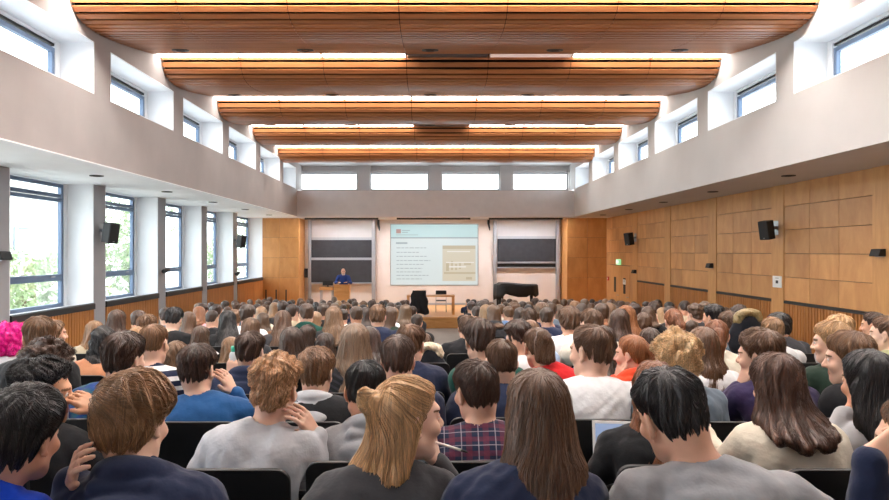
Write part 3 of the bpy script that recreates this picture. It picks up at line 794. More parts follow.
# ------------------------------------------------------------------ materials of people (hue comes from each object's own colour)
def person_mats():
    k = NT('skin'); oi = k.n('ShaderNodeObjectInfo'); tc = k.n('ShaderNodeTexCoord')
    nz = k.n('ShaderNodeTexNoise', Scale=16.0, Detail=3.0); k.l(tc.outputs['Object'], nz.inputs['Vector'])
    v = k.math('ADD', k.math('MULTIPLY', nz.outputs[0], .24), .88); hs = k.n('ShaderNodeHueSaturation'); k.l(v, hs.inputs['Value']); k.l(oi.outputs['Color'], hs.inputs['Color'])
    k.l(hs.outputs[0], k.b.inputs['Base Color']); k.b.inputs['Roughness'].default_value = .5
    k.b.inputs['Subsurface Weight'].default_value = .12; k.b.inputs['Subsurface Radius'].default_value = (.01, .004, .002)
    M['skin'] = k.m
    M['lips'] = plain('lips', (196, 128, 116), .45); M['eye'] = plain('eye white', (232, 228, 222), .2); M['iris'] = plain('dark iris', (46, 34, 28), .15)
    M['brow'] = plain('eyebrow', (122, 92, 70), .8); M['trouser'] = plain('dark trousers', (48, 50, 62), .85); M['shoe'] = plain('dark shoe', (40, 38, 40), .6)
    k = NT('hair'); oi = k.n('ShaderNodeObjectInfo'); tc = k.n('ShaderNodeTexCoord'); geo = k.n('ShaderNodeNewGeometry')
    sp = k.n('ShaderNodeSeparateXYZ'); k.l(tc.outputs['Object'], sp.inputs[0])
    cb = k.n('ShaderNodeCombineXYZ'); k.l(sp.outputs[0], cb.inputs[0]); k.l(k.math('ADD', sp.outputs[1], .05), cb.inputs[1])
    nv = k.n('ShaderNodeVectorMath', _operation='NORMALIZE'); k.l(cb.outputs[0], nv.inputs[0])
    sc_ = k.n('ShaderNodeVectorMath', _operation='MULTIPLY'); sc_.inputs[1].default_value = (22, 22, 0); k.l(nv.outputs[0], sc_.inputs[0])
    zz = k.n('ShaderNodeCombineXYZ'); k.l(k.math('MULTIPLY', sp.outputs[2], 7.0), zz.inputs[2])
    ad = k.n('ShaderNodeVectorMath', _operation='ADD'); k.l(sc_.outputs[0], ad.inputs[0]); k.l(zz.outputs[0], ad.inputs[1])
    wn = k.n('ShaderNodeTexNoise', Scale=14.0, Detail=2.0); k.l(tc.outputs['Object'], wn.inputs['Vector'])
    wv = k.n('ShaderNodeVectorMath', _operation='SCALE'); wv.inputs['Scale'].default_value = 2.2; k.l(wn.outputs['Color'], wv.inputs[0])
    a2 = k.n('ShaderNodeVectorMath', _operation='ADD'); k.l(ad.outputs[0], a2.inputs[0]); k.l(wv.outputs[0], a2.inputs[1])
    nz = k.n('ShaderNodeTexNoise', Scale=1.0, Detail=5.0, Roughness=.65); k.l(a2.outputs[0], nz.inputs['Vector'])
    mr = k.n('ShaderNodeMapRange'); mr.inputs[1].default_value = .3; mr.inputs[2].default_value = .7; mr.inputs[3].default_value = .55; mr.inputs[4].default_value = 1.42; k.l(nz.outputs[0], mr.inputs[0])
    isl = k.math('ADD', k.math('MULTIPLY', geo.outputs['Random Per Island'], .75), .62)
    hs = k.n('ShaderNodeHueSaturation'); k.l(k.math('MULTIPLY', mr.outputs[0], isl), hs.inputs['Value']); k.l(oi.outputs['Color'], hs.inputs['Color'])
    k.l(hs.outputs[0], k.b.inputs['Base Color']); k.b.inputs['Roughness'].default_value = .33; k.b.inputs['Specular IOR Level'].default_value = .6
    k.bump(nz.outputs[0], .5, .006); M['hair'] = k.m
    def cloth(name, build):
        k = NT(name); oi = k.n('ShaderNodeObjectInfo'); tc = k.n('ShaderNodeTexCoord')
        nz = k.n('ShaderNodeTexNoise', Scale=9.0, Detail=4.0, Roughness=.6); k.l(tc.outputs['Object'], nz.inputs['Vector'])
        v = k.math('ADD', k.math('MULTIPLY', nz.outputs[0], .3), .85)
        col = build(k, oi.outputs['Color'], tc.outputs['Object']); hs = k.n('ShaderNodeHueSaturation'); k.l(v, hs.inputs['Value']); k.l(col, hs.inputs['Color'])
        k.l(hs.outputs[0], k.b.inputs['Base Color']); k.b.inputs['Roughness'].default_value = .88; k.b.inputs['Specular IOR Level'].default_value = .2
        k.b.inputs['Sheen Weight'].default_value = .15; k.bump(nz.outputs[0], .35, .02); M[name] = k.m
    cloth('cloth', lambda k, c, P: c)
    def band(k, x, freq, lo, ph=0.0):
        return k.math('LESS_THAN', k.math('FRACT', k.math('ADD', k.math('MULTIPLY', x, freq), ph)), lo)
    def stripes(k, c, P):
        s = k.n('ShaderNodeSeparateXYZ'); k.l(P, s.inputs[0]); return k.mix(band(k, s.outputs[2], 17.0, .45), c, (.85, .85, .85, 1))
    cloth('striped cloth', stripes)
    def fine(k, c, P):
        s = k.n('ShaderNodeSeparateXYZ'); k.l(P, s.inputs[0]); return k.mix(band(k, k.math('ADD', s.outputs[2], k.math('MULTIPLY', s.outputs[0], .5)), 30.0, .4), c, (.03, .03, .04, 1))
    cloth('thin striped cloth', fine)
    def plaid(k, c, P):
        s = k.n('ShaderNodeSeparateXYZ'); k.l(P, s.inputs[0]); x, z = s.outputs[0], s.outputs[2]
        z = k.math('ADD', z, k.math('MULTIPLY', s.outputs[1], .6))
        red = (.22, .03, .05, 1); wh = (.5, .45, .5, 1)
        a = k.mix(k.math('MULTIPLY', band(k, x, 15.0, .35), .35), c, red); a = k.mix(k.math('MULTIPLY', band(k, z, 15.0, .35, .3), .35), a, red)
        a = k.mix(k.math('MULTIPLY', band(k, x, 15.0, .06, .3), .5), a, wh); return k.mix(k.math('MULTIPLY', band(k, z, 15.0, .06, .6), .5), a, wh)
    cloth('plaid cloth', plaid)
    def patch(k, c, P):
        nz = k.n('ShaderNodeTexNoise', Scale=7.0, Detail=1.0); k.l(P, nz.inputs['Vector'])
        return k.ramp([(0, (.01, .07, .13, 1)), (.46, (.02, .13, .2, 1)), (.52, (.02, .06, .3, 1)), (.6, (.01, .09, .14, 1)), (.66, (.12, .13, .12, 1))], nz.outputs[0])
    cloth('patterned cloth', patch)
person_mats()

# ------------------------------------------------------------------ skeletons
def rotm(yaw=0, pitch=0, roll=0):
    """head frame: yaw + turns left, pitch + looks down, roll + tips to the right"""
    return Matrix.Rotation(R(yaw), 3, 'Z') @ Matrix.Rotation(R(-pitch), 3, 'X') @ Matrix.Rotation(R(roll), 3, 'Y')
V = lambda *a: np.array(a, float)
def skel(lean=8, side=0, yaw=0, pitch=6, roll=0, sw=.178, armL=None, armR=None, twist=0, stand=False, neck=.082, handL='rest', handR='rest', fem=False, hunch=0):
    """joints of a seated (or standing) figure; the seat reference is the origin on the floor, facing +y"""
    J = {}
    hz = .93 if stand else .545
    P0 = V(0, 0, hz); th = R(lean); sd = R(side)
    up = V(math.sin(sd), math.sin(th) * math.cos(sd), math.cos(th) * math.cos(sd))
    th2 = R(lean + 4 + hunch); up2 = V(math.sin(sd), math.sin(th2), math.cos(th2))
    P1 = P0 + up * .20; P2 = P1 + up2 * .255
    tw = R(twist); rt = V(math.cos(tw), math.sin(tw), 0); fw = V(-math.sin(tw), math.cos(tw), 0)
    J['pelvis'], J['waist'], J['chest'], J['rt'], J['fw'], J['up2'] = P0, P1, P2, rt, fw, up2
    nb = P2 + up2 * .045 + fw * (-.005); J['neck0'] = nb
    nt_ = nb + V(up2[0] * .5, .028 + .25 * math.sin(th2) * .1, 0) + V(0, 0, neck); J['neck1'] = nt_
    Rm = rotm(yaw, pitch, roll); J['Rh'] = Rm
    J['head'] = nt_ + np.array(Rm @ Vector((0, .022, .088)))
    for s, arm, hand in ((-1, armL, handL), (1, armR, handR)):
        sh = P2 + rt * s * sw - up2 * .005 + fw * .01; J['sh%d' % s] = sh
        if arm is None: arm = [(s * .186, .09, .91), (s * .075, .235, .965)]
        J['el%d' % s], J['wr%d' % s] = V(*arm[0]), V(*arm[1]); J['hand%d' % s] = hand
        hd = V(*arm[2]) if len(arm) > 2 else None
        J['hd%d' % s] = hd
        J['hip%d' % s] = P0 + V(s * .09, 0, -.01)
        if stand: J['kn%d' % s] = V(s * .1, .03, .5); J['an%d' % s] = V(s * .1, 0, .09)
        else: J['kn%d' % s] = V(s * .12, .355, .53); J['an%d' % s] = V(s * .12, .27, .09)
    J['fem'] = fem; J['stand'] = stand; return J
def hand_prims(J, s):
    """palm, thumb and four unequal bent fingers as capsule chains"""
    w_ = J['wr%d' % s]; e = J['el%d' % s]; f = (w_ - e) / np.linalg.norm(w_ - e)
    if J['hd%d' % s] is not None: f = J['hd%d' % s] - w_; f = f / np.linalg.norm(f)
    kind = J['hand%d' % s]; up = V(0, 0, 1) if kind == 'rest' else V(0, -.8, .3)
    if kind == 'cheek': up = V(-s * -1.0, -.3, .1)
    side = np.cross(f, up); side /= np.linalg.norm(side) + 1e-9; up = np.cross(side, f)
    out = []; pc = w_ + f * .05
    for q in (-.027, -.009, .009, .027): out.append((w_ + side * q * .6 + f * .012, w_ + f * .088 + side * q * 1.15, .0135, .0115, .012))
    curl = {'rest': .35, 'cheek': .5, 'fist': 1.25, 'pen': .9}.get(kind, .4)
    for q, ln in zip((-1.5, -.5, .5, 1.5), ((.066, .078, .072, .056) if s > 0 else (.056, .072, .078, .066))):
        p = w_ + f * .088 + side * q * .0205; a = 0
        for seg, fr in enumerate((.42, .33, .25)):
            a += curl * (.45, .75, .55)[seg]; d = f * math.cos(a) - up * math.sin(a) + side * q * .05; n = p + d * ln * fr * 1.1
            out.append((p, n, .0092 - .0008 * seg, .0086 - .001 * seg, .004)); p = n
    tside = -s                                              # the thumb leaves the inner side of the palm
    sgn = 1 if np.dot(side, V(tside, 0, 0)) > 0 or kind != 'rest' and side[2] * 0 + np.dot(side, V(0, -1, 0)) > .5 else -1
    p = w_ + f * .025 + side * sgn * .022; n = p + f * .032 + side * sgn * .026 - up * .008; out.append((p, n, .0125, .0105, .01)); n2 = n + f * .03 + side * sgn * .006 - up * .008; out.append((n, n2, .0102, .0085, .004))
    return out
def head_prims(v, J, inf=0.0):
    c = J['head']; Rm = J['Rh']; A = np.array(Rm)
    T = lambda x, y, z: c + A @ V(x, y, z)
    f = .96 if J['fem'] else 1.0
    E = lambda p, r, k=.02, op='+', rot=None: v.ell(T(*p), np.array(r) * f, k, op, Rm if rot is None else Rm @ rot)
    C = lambda a, b, r1, r2, k=.01, op='+': v.cone(T(*a), T(*b), r1 * f, r2 * f, k, op)
    E((0, -.012, .032), (.074, .096, .083)); E((0, -.045, -.028), (.060, .060, .072), .03)
    E((0, .030, -.038), (.058, .060, .078), .035); C((0, .062, -.098), (0, .070, -.094), .024, .018, .03)
    for s in (-1, 1): C((s * .052, .0, -.062), (s * .02, .06, -.098), .016, .016, .03)
    for s in (-1, 1): E((s * .04, .066, -.028), (.022, .02, .02), .02)               # cheekbones
    E((0, .078, .028), (.046, .014, .012), .02)                                      # brow ridge
    for s in (-1, 1): E((s * .031, .094, .008), (.017, .014, .0125), .012, '-')      # eye sockets
    for s in (-1, 1): E((s * .031, .076, .007), (.0135, .0135, .0115), .003)
    C((0, .087, .012), (0, .108, -.024), .0085, .0125, .012); 
    for s in (-1, 1): E((s * .012, .097, -.028), (.009, .011, .008), .008)
    E((0, .086, -.055), (.021, .010, .0055), .006); E((0, .084, -.066), (.018, .0105, .006), .006); C((-.02, .093, -.0605), (.02, .093, -.0605), .0022, .0022, .003, '-')
    for s in (-1, 1):
        rot = Matrix.Rotation(R(-12), 3, 'X') @ Matrix.Rotation(R(s * 20), 3, 'Z')
        E((s * .078, -.010, -.004), (.0085, .021, .033), .006, '+', rot)
        E((s * .086, -.004, .0), (.006, .010, .015), .005, '-', rot)
        E((s * .076, .0, -.034), (.007, .009, .010), .006)
def torso_prims(v, J, inf=0.0, arms=True, hem=None, sleeve=1.0, k=.035):
    P0, P1, P2, rt, fw, up = J['pelvis'], J['waist'], J['chest'], J['rt'], J['fw'], J['up2']; fe = J['fem']
    tr = np.stack([rt, np.cross(up, rt), up], 1)
    sx = .93 if fe else 1.0
    v.ell(P0 + V(0, -.02, 0), (.168, .118, .11), k, inf=inf); v.ell(P1 + V(0, -.01, 0) - (P1 - P0) * .35, (.140 * sx, .102, .12), k, inf=inf, rot=tr)
    v.ell(P1 + (P2 - P1) * .35 + fw * -.012, (.150 * sx, .104, .15), k, inf=inf, rot=tr); v.ell(P2 - up * .03 + fw * -.012, (.158 * sx, .098, .115), k, inf=inf, rot=tr)
    if fe:
        for s in (-1, 1): v.ell(P1 + (P2 - P1) * .4 + rt * s * .068 + fw * .075, (.058, .05, .058), .03, inf=inf, rot=tr)
    for s in (-1, 1):
        sh = J['sh%d' % s]
        v.cone(J['neck0'] + rt * s * .035 + fw * -.012 + up * .018, sh + up * .012, .040, .048, .04, inf=inf)       # trapezius slope
        v.ell(P2 + rt * s * .085 - up * .04 + fw * -.055, (.075, .045, .10), .04, inf=inf, rot=tr)                      # shoulder blades
        v.cone(sh, sh + (J['el%d' % s] - sh) * .3, .058 * sx, .052 * sx, .03, inf=inf)
        if arms:
            e, w_ = J['el%d' % s], J['wr%d' % s]
            v.cone(sh, e, .054 * sx, .040 * sx, .025, inf=inf)
            v.cone(e, e + (w_ - e) * sleeve, .042 * sx, (.042 - .014 * sleeve) * sx, .015, inf=inf)
def leg_prims(v, J, inf=0.0, to=1.0):
    for s in (-1, 1):
        h, kn, an = J['hip%d' % s], J['kn%d' % s], J['an%d' % s]
        v.cone(h, kn, .088, .058, .04, inf=inf); v.ell(kn, (.056, .058, .056), .03, inf=inf); v.cone(kn, kn + (an - kn) * .45, .055, .056, .02, inf=inf); v.cone(kn + (an - kn) * .4, kn + (an - kn) * to, .055, .038, .02, inf=inf)
def bounds(J, pad=.17):
    pts = np.array([J[q] for q in J if isinstance(J[q], np.ndarray) and J[q].shape == (3,) and q not in ('rt', 'fw', 'up2')] + [J['an1'] + V(0, .2, -.1), J['an-1'] + V(0, .2, -.1)])
    return pts.min(0) - pad, pts.max(0) + pad
def body_mesh(J, h, name='body'):
    lo, hi = bounds(J); lo[2] = -.02; hi[2] = J['head'][2] + .16; v = Vol(lo, hi, h)
    torso_prims(v, J); leg_prims(v, J)
    for s in (-1, 1):
        an = J['an%d' % s]; v.cone(an + V(0, -.03, -.045), an + V(0, .15, -.055), .042, .034, .02)
    r = .049 if J['fem'] else .057
    v.cone(J['neck0'] - J['up2'] * .03, J['neck1'] + V(0, .0, .02), r + .008, r, .03)
    head_prims(v, J)
    for s in (-1, 1):
        for a, b, r1, r2, k in hand_prims(J, s): v.cone(a, b, max(r1, h * .9), max(r2, h * .85), k)
    me = v.mesh(name)
    for q in ('skin', 'lips', 'eye', 'iris', 'brow', 'shoe', 'trouser'): me.materials.append(M[q])
    n = len(me.polygons); ce = np.zeros(n * 3, np.float32); me.polygons.foreach_get('center', ce); ce = ce.reshape(-1, 3)
    A = np.array(J['Rh']); L = (ce - J['head']) @ A; mi = np.zeros(n, np.int32)
    if J['fem']: L = L / .96
    mi[(np.abs(L[:, 0]) < .021) & (np.abs(L[:, 2] + .0605) < .0105) & (L[:, 1] > .082)] = 1
    for s in (-1, 1):
        d = np.linalg.norm(L - V(s * .031, .076, .007), axis=1); on = (d < .0150) & (L[:, 1] > .080) & (np.abs(L[:, 2] - .007) < .0065) & (np.abs(L[:, 0] - s * .031) < .0125); mi[on] = 2
        mi[on & (np.hypot(L[:, 0] - s * .031, L[:, 2] - .007) < .006)] = 3
        mi[(np.abs(L[:, 0] - s * .033) < .019) & (np.abs(L[:, 2] - .029 + .15 * np.abs(np.abs(L[:, 0]) - .03)) < .0042) & (L[:, 1] > .06)] = 4
    mi[(ce[:, 2] < .62 if not J.get('stand') else ce[:, 2] < 1.0) & (np.minimum(np.linalg.norm(ce - J['wr1'], axis=1), np.linalg.norm(ce - J['wr-1'], axis=1)) > .25)] = 6; mi[ce[:, 2] < .1] = 5
    me.polygons.foreach_set('material_index', mi); return me
def noise_disp(v, amp, freq, seed):
    """folds: push the cloth surface in and out with smooth noise"""
    X, Y, Z = np.meshgrid(*v.ax, indexing='ij', sparse=True)
    m = np.abs(v.F) < .05; I = np.argwhere(m)
    P = np.stack([v.ax[i][I[:, i]] for i in range(3)], 1)
    v.F[m] += (amp * snoise(P * V(1, 1, .75), freq, seed, 3)).astype(np.float32)
def top_mesh(J, h, style='sweater', seed=0):
    lo, hi = bounds(J); lo[2] = J['pelvis'][2] - .16; hi[2] = J['neck1'][2] + .12; v = Vol(lo, hi, h)
    inf = {'tee': .009, 'shirt': .011, 'sweater': .014, 'hoodie': .018, 'coat': .026}[style]
    torso_prims(v, J, inf, True, sleeve={'tee': .02}.get(style, .93), k=.05)
    wa = J['waist']; v.ell(wa - (wa - J['pelvis']) * .3 + V(0, -.012, 0), (.148, .108, .17), .06, inf=inf)
    v.cone(J['neck0'] - J['up2'] * .05, J['neck0'] + J['up2'] * .012, .062 + inf, .055 + inf * .6, .03)
    noise_disp(v, {'tee': .005, 'shirt': .0065}.get(style, .0085), 26, seed); noise_disp(v, .004, 60, seed + 7)
    if style != 'tee':
        for s in (-1, 1):
            e, w_ = J['el%d' % s], J['wr%d' % s]; c = e + (w_ - e) * .9; v.cone(c, c + (w_ - e) * .05, .033 + inf * .7, .032 + inf * .7, .006)   # cuff
    nb, up, rt, fw = J['neck0'], J['up2'], J['rt'], J['fw']
    def ring(r, rad, z0, z1, a0=-180, a1=180, k=.008, fy=1.0, dz_back=0):
        pr = None
        for i in range(17):
            a = R(a0 + (a1 - a0) * i / 16); fr = (math.cos(a) + 1) / 2
            p = nb + rt * math.sin(a) * r - fw * math.cos(a) * r * fy + fw * .012 + up * (z0 + (z1 - z0) * fr)
            if pr is not None: v.cone(pr, p, rad, rad, k)
            pr = p
    if style in ('sweater', 'tee'): ring(.064, .0085, .008, .03)
    if style == 'shirt': ring(.062, .007, .012, .042); ring(.067, .007, .005, .026)
    if style == 'coat': ring(.07, .016, .01, .06); ring(.075, .014, .0, .035)
    if style == 'hoodie':
        ring(.088, .036, -.035, .07, -130, 130, .012, .95)
        v.ell(nb - fw * .105 - up * .03, (.115, .045, .05), .015); v.ell(nb - fw * .125 - up * .10, (.085, .034, .085), .02)
        v.cone(nb - fw * .085 + rt * .07 + up * .03, nb - fw * .09 - rt * .07 + up * .03, .026, .026, .012)
    r = .047 if J['fem'] else .055
    v.cone(nb + up * .005, J['neck1'] + V(0, 0, .06), r + .003, r + .003, .004, '-')
    me = v.mesh('top'); return me
def trouser_mesh(J, h):
    lo, hi = bounds(J); lo[2] = -.02; hi[2] = J['waist'][2] + .05; v = Vol(lo, hi, h)
    v.ell(J['pelvis'] + V(0, -.02, 0), (.166, .116, .105), .03, inf=.004); leg_prims(v, J, .012, .92); return v.mesh('trousers')

# ------------------------------------------------------------------ hair, in the head frame (y forward, z up, skull centre near the origin)
def lerp(x, xs, ys): return np.interp(x, xs, ys)
def sstep(a, b, x): t = np.clip((x - a) / (b - a), 0, 1); return t * t * (3 - 2 * t)
HY = [-.12, -.06, -.035, -.012, .012, .03, .05, .075, .10]
HAIR = {   # hairline height along the side, thickness at the sides and on the top
    'crop':  dict(zl=[-.060, -.055, -.03, .022, -.005, .02, .052, .078, .09], ts=.003, tt=.010, rough=.002, soft=.045),
    'short': dict(zl=[-.066, -.060, -.035, .018, -.012, .02, .050, .07, .082], ts=.006, tt=.020, rough=.005, soft=.04),
    'thick': dict(zl=[-.070, -.064, -.04, .008, -.018, .012, .04, .056, .066], ts=.010, tt=.027, rough=.007, soft=.035),
    'mop':   dict(zl=[-.085, -.080, -.055, -.02, -.03, .0, .025, .038, .045], ts=.018, tt=.032, rough=.008, soft=.03),
    'fade':  dict(zl=[-.045, -.04, -.015, .03, .02, .03, .05, .065, .07], ts=.003, tt=.032, rough=.008, soft=.05),
    'curly': dict(zl=[-.075, -.07, -.045, .0, -.02, .01, .035, .05, .06], ts=.012, tt=.034, rough=.009, soft=.03),
    'bigcurl': dict(zl=[-.12, -.11, -.095, -.08, -.06, -.02, .02, .04, .05], ts=.040, tt=.045, rough=.014, soft=.03),
    'tied':  dict(zl=[-.074, -.064, -.035, .015, -.008, .03, .055, .07, .08], ts=.008, tt=.011, rough=.003, soft=.03),
    'long':  dict(zl=[-.13, -.12, -.11, -.08, -.02, .03, .062, .082, .098], ts=.013, tt=.018, rough=.003, soft=.03),
    'half': dict(zl=[-.13, -.12, -.09, .0, .0, .03, .058, .075, .088], ts=.010, tt=.015, rough=.003, soft=.03),
    'balding': dict(zl=[-.065, -.06, -.035, .015, -.008, .06, .2, .2, .2], ts=.006, tt=-.02, rough=.002, soft=.03),
}
def hair_vol(kind, h, length=.30, back=.28, seed=0, vol=1.0, sweep=0.0, spread=1.0):
    base = {'ponytail': 'tied', 'bun': 'tied', 'halfup': 'half', 'wavy': 'long', 'bob': 'long', 'straight': 'long', 'afro': 'bigcurl', 'longcurl': 'long'}.get(kind, kind)
    p = HAIR[base]; lng = base in ('long', 'half')
    zb = -(length + .06) if lng or kind == 'ponytail' else -.2
    lo = V(-.2, -.24 - (back if lng else 0), zb); hi = V(.2, .17, .21); v = Vol(lo, hi, h)
    sl, X, Y, Z = v.region(lo, hi)
    one = np.ones(v.n, np.float32)
    d0 = ell_d(X * one, Y + .012, Z - .032, V(.074, .096, .083)); d1 = ell_d(X * one, Y + .045, Z + .028, V(.060, .060, .072))
    k = .03; hh = np.maximum(k - np.abs(d0 - d1), 0) / k; d = np.minimum(d0, d1) - hh * hh * k * .25
    zl = lerp(Y, HY, p['zl']); ts, tt = p['ts'] * vol, p['tt'] * (vol if p['tt'] > 0 else 1)
    T = ts + (tt - ts) * sstep(.01, .085, Z + 0 * X); m = sstep(-.012, p['soft'] - .012, Z - zl)
    if not lng and kind not in ('bigcurl', 'afro'): T = T * (.22 + .78 * sstep(.0, .075, Z - zl))
    t = -.012 + (T + .012) * m
    if sweep: t = t + m * sweep * .03 * np.tanh(X / .05) * sstep(.0, .08, Z)
    F = d - t
    v.F = F.astype(np.float32)
    if kind in ('straight', 'wavy', 'halfup', 'longcurl', 'bob'):
        L = length if kind != 'bob' else min(length, .17)
        for x in np.linspace(-1, 1, 7):
            sp = spread * (.074 + .018 * (L > .2)); r0 = .031 * vol
            a = V(x * .062, -.072 + .05 * x * x, -.02); bmid = V(x * sp, -.085 - .13 * back + .06 * x * x, -.14)
            L2 = L * (1 - .12 * abs(x) + .05 * math.sin(x * 7 + seed)); e = V(x * sp * 1.05, -.06 - back * .55 + .055 * x * x, -L2)
            v.cone(a, bmid, r0, r0 * .85, .03)
            if L2 > .15: v.cone(bmid, e, r0 * .85, r0 * .5, .03)
    if kind == 'halfup':
        v.ell((0, -.128, .062), (.036, .036, .034), .008); v.ell((.012, -.15, .085), (.02, .02, .02), .01); v.ell((0, -.115, .03), (.03, .02, .045), .02)
    if kind == 'ponytail':
        v.ell((0, -.125, .035), (.03, .028, .028), .015); v.cone((0, -.145, .03), (.0, -.165, -.06), .028, .038, .02); v.cone((.0, -.165, -.06), (.0, -.15, -length), .038, .016, .02)
    if kind == 'bun':
        v.ell((0, -.128, .05), (.045, .042, .045), .01)
        rs = np.random.RandomState(seed)
        for _ in range(9): q = rs.normal(size=3); q /= np.linalg.norm(q); v.ell(V(0, -.128, .05) + q * .034, (.017, .017, .017), .01)
        if length > .2:
            for x in (-.04, -.015, .012, .035): v.cone((x, -.13, .02), (x * 1.4, -.14, -.11 + .4 * abs(x)), .024, .014, .015)
    # tufts and locks
    mk = np.abs(v.F) < .045; I = np.argwhere(mk); P = np.stack([v.ax[i][I[:, i]] for i in range(3)], 1)
    az = np.arctan2(P[:, 0], P[:, 1] + .05); rr = np.hypot(P[:, 0], P[:, 1] + .05); rs = np.random.RandomState(seed + 3)
    if kind in ('curly', 'bigcurl', 'afro', 'longcurl'):
        q = snoise(P, 95 if kind != 'bigcurl' else 75, seed, 2)
        dd = p['rough'] * (1.5 if kind != 'longcurl' else 3.5) * q + (.004 if kind == 'longcurl' else 0)
    else:
        warp = snoise(P, 22, seed + 1, 1) * .5; dd = 0
        for n, a in ((9, .5), (17, .35), (31, .3)): dd = dd + a * np.sin(n * (az + warp) + rs.uniform(0, 6) + P[:, 2] * rs.uniform(-12, 12))
        amp = p['rough'] * (1.0 if kind not in ('wavy',) else 2.2); dd = amp * (dd * np.clip(rr / .05, 0, 1) + .6 * snoise(P, 40, seed + 2, 2))
    v.F[mk] += dd.astype(np.float32); return v
def sampler(v):
    G = np.gradient(v.F, v.h)
    def S(P):
        q = (P - v.lo) / v.h; i = np.clip(q.astype(int), 0, v.n - 2); f = np.clip(q - i, 0, 1); 
        def tri(A):
            r = 0
            for a in (0, 1):
                for b in (0, 1):
                    for c in (0, 1):
                        w_ = (f[:, 0] if a else 1 - f[:, 0]) * (f[:, 1] if b else 1 - f[:, 1]) * (f[:, 2] if c else 1 - f[:, 2])
                        r = r + w_ * A[i[:, 0] + a, i[:, 1] + b, i[:, 2] + c]
            return r
        g = np.stack([tri(A) for A in G], 1); g /= np.linalg.norm(g, axis=1)[:, None] + 1e-9
        return tri(v.F), g
    return S
def hair_mesh(kind, h, strands=0, seed=0, rad=.0013, crown=(.0, -.055, .10), comb=(0, 0, 0), slen=.09, grav=1.0, curl=0.0, lift=.0025, **kw):
    v = hair_vol(kind, h, seed=seed, **kw); V0, F0 = nets(v.F, v.lo, v.h)
    if not strands: me = to_mesh('hair', V0, F0); me.materials.append(M['hair']); return me
    rs = np.random.RandomState(seed + 50); S = sampler(v); _, g0 = S(V0)
    sk = ell_d(V0[:, 0], V0[:, 1] + .012, V0[:, 2] - .032, V(.074, .096, .083))
    shortk = kind in ('crop', 'short', 'thick', 'mop', 'fade', 'curly', 'balding'); room = V0[:, 2] - np.interp(V0[:, 1], HY, HAIR[kind]['zl']) if shortk else np.ones(len(V0))
    ok = np.where((sk > .002) & (room > .004))[0]
    st = rs.choice(ok, strands); P = V0[st].copy(); n = 9; cr = V(*crown); cmb = V(*comb); ns = slen / n * rs.uniform(.55, 1.25, strands) * np.clip((room[st] + .012) / slen, .12, 1)
    pts = []; hgt = rs.uniform(0, 1, strands) ** 1.6 * lift; ph = rs.uniform(0, 6.28, strands); fr = rs.uniform(.8, 1.3, strands); L3 = []
    for i in range(n):
        for _ in range(2): f, g = S(P); P = P - g * (np.clip(f, -.02, .02) - hgt)[:, None]
        u = i / (n - 1); off = 0
        dirv = P - cr; r = np.linalg.norm(dirv, axis=1); dirv = dirv / (r[:, None] + 1e-6)
        low = sstep(.05, -.06, P[:, 2]); dv = dirv * (1 - low)[:, None] + V(0, 0, -1) * (.25 + low)[:, None] * grav + cmb * (1 - low)[:, None]
        dv = dv + np.stack([snoise(P, 38, seed + 11 + q, 1) for q in range(3)], 1) * .22
        dv = dv - g * np.sum(dv * g, 1)[:, None]; dv /= np.linalg.norm(dv, axis=1)[:, None] + 1e-6
        bt = np.cross(g, dv)
        if curl: off = (bt * np.cos(ph + fr * i * 1.25)[:, None] + g * np.sin(ph + fr * i * 1.25)[:, None]) * curl * min(1, .3 + u)
        pts.append(P + g * (lift * .5 * u * u) + off); L3.append(bt); P = P + dv * ns[:, None]
    pts = np.stack(pts, 1); bt = np.stack(L3, 1); tg = np.gradient(pts, axis=1); tg /= np.linalg.norm(tg, axis=2)[:, :, None] + 1e-9
    bn = np.cross(tg, bt); bn /= np.linalg.norm(bn, axis=2)[:, :, None] + 1e-9; b2 = np.cross(bn, tg)
    tap = np.array([.5, .9, 1, 1, 1, .95, .85, .65, .15]); rd = rad * rs.uniform(.6, 1.35, strands)[:, None, None] * tap[None, :, None]
    ring = np.stack([pts + bn * rd * 1.0, pts - bn * rd * .4 + b2 * rd * .95, pts - bn * rd * .4 - b2 * rd * .95], 2)   # strands,n,3,3
    VV = ring.reshape(-1, 3); base = np.arange(strands)[:, None, None] * n * 3 + np.arange(n - 1)[None, :, None] * 3; kk = np.arange(3)[None, None, :]
    k2 = (kk + 1) % 3; Q = np.stack([base + kk, base + k2, base + 3 + k2, base + 3 + kk], -1).reshape(-1, 4)
    me = to_mesh('hair', np.concatenate([V0, VV]), np.concatenate([F0, Q + len(V0)])); me.materials.append(M['hair']); return me

def collar_mesh(J, h=.005):
    lo, hi = bounds(J); nb, up, rt, fw = J['neck0'], J['up2'], J['rt'], J['fw']; v = Vol(nb - .14, nb + .14, h); pr = None
    for i in range(25):
        a = R(-165 + 330 * i / 24); fr = (math.cos(a) + 1) / 2; p = nb + rt * math.sin(a) * .064 - fw * math.cos(a) * .064 + fw * .012 + up * (.015 + .035 * fr)
        if pr is not None: v.cone(pr, p, .007, .007, .006); v.cone(pr - up * .018 + (pr - nb) * .12, p - up * .018 + (p - nb) * .12, .007, .007, .012)
        pr = p
    return v.mesh('collar')
def vest_mesh(J, h=.009, inf=.034):
    lo, hi = bounds(J); lo[2] = J['pelvis'][2] - .1; hi[2] = J['neck1'][2]; v = Vol(lo, hi, h); torso_prims(v, J, inf, False); 
    v.ell(J['neck0'] + J['up2'] * .05, (.10, .11, .085), .01, '-'); noise_disp(v, .006, 24, 4); return v.mesh('vest')
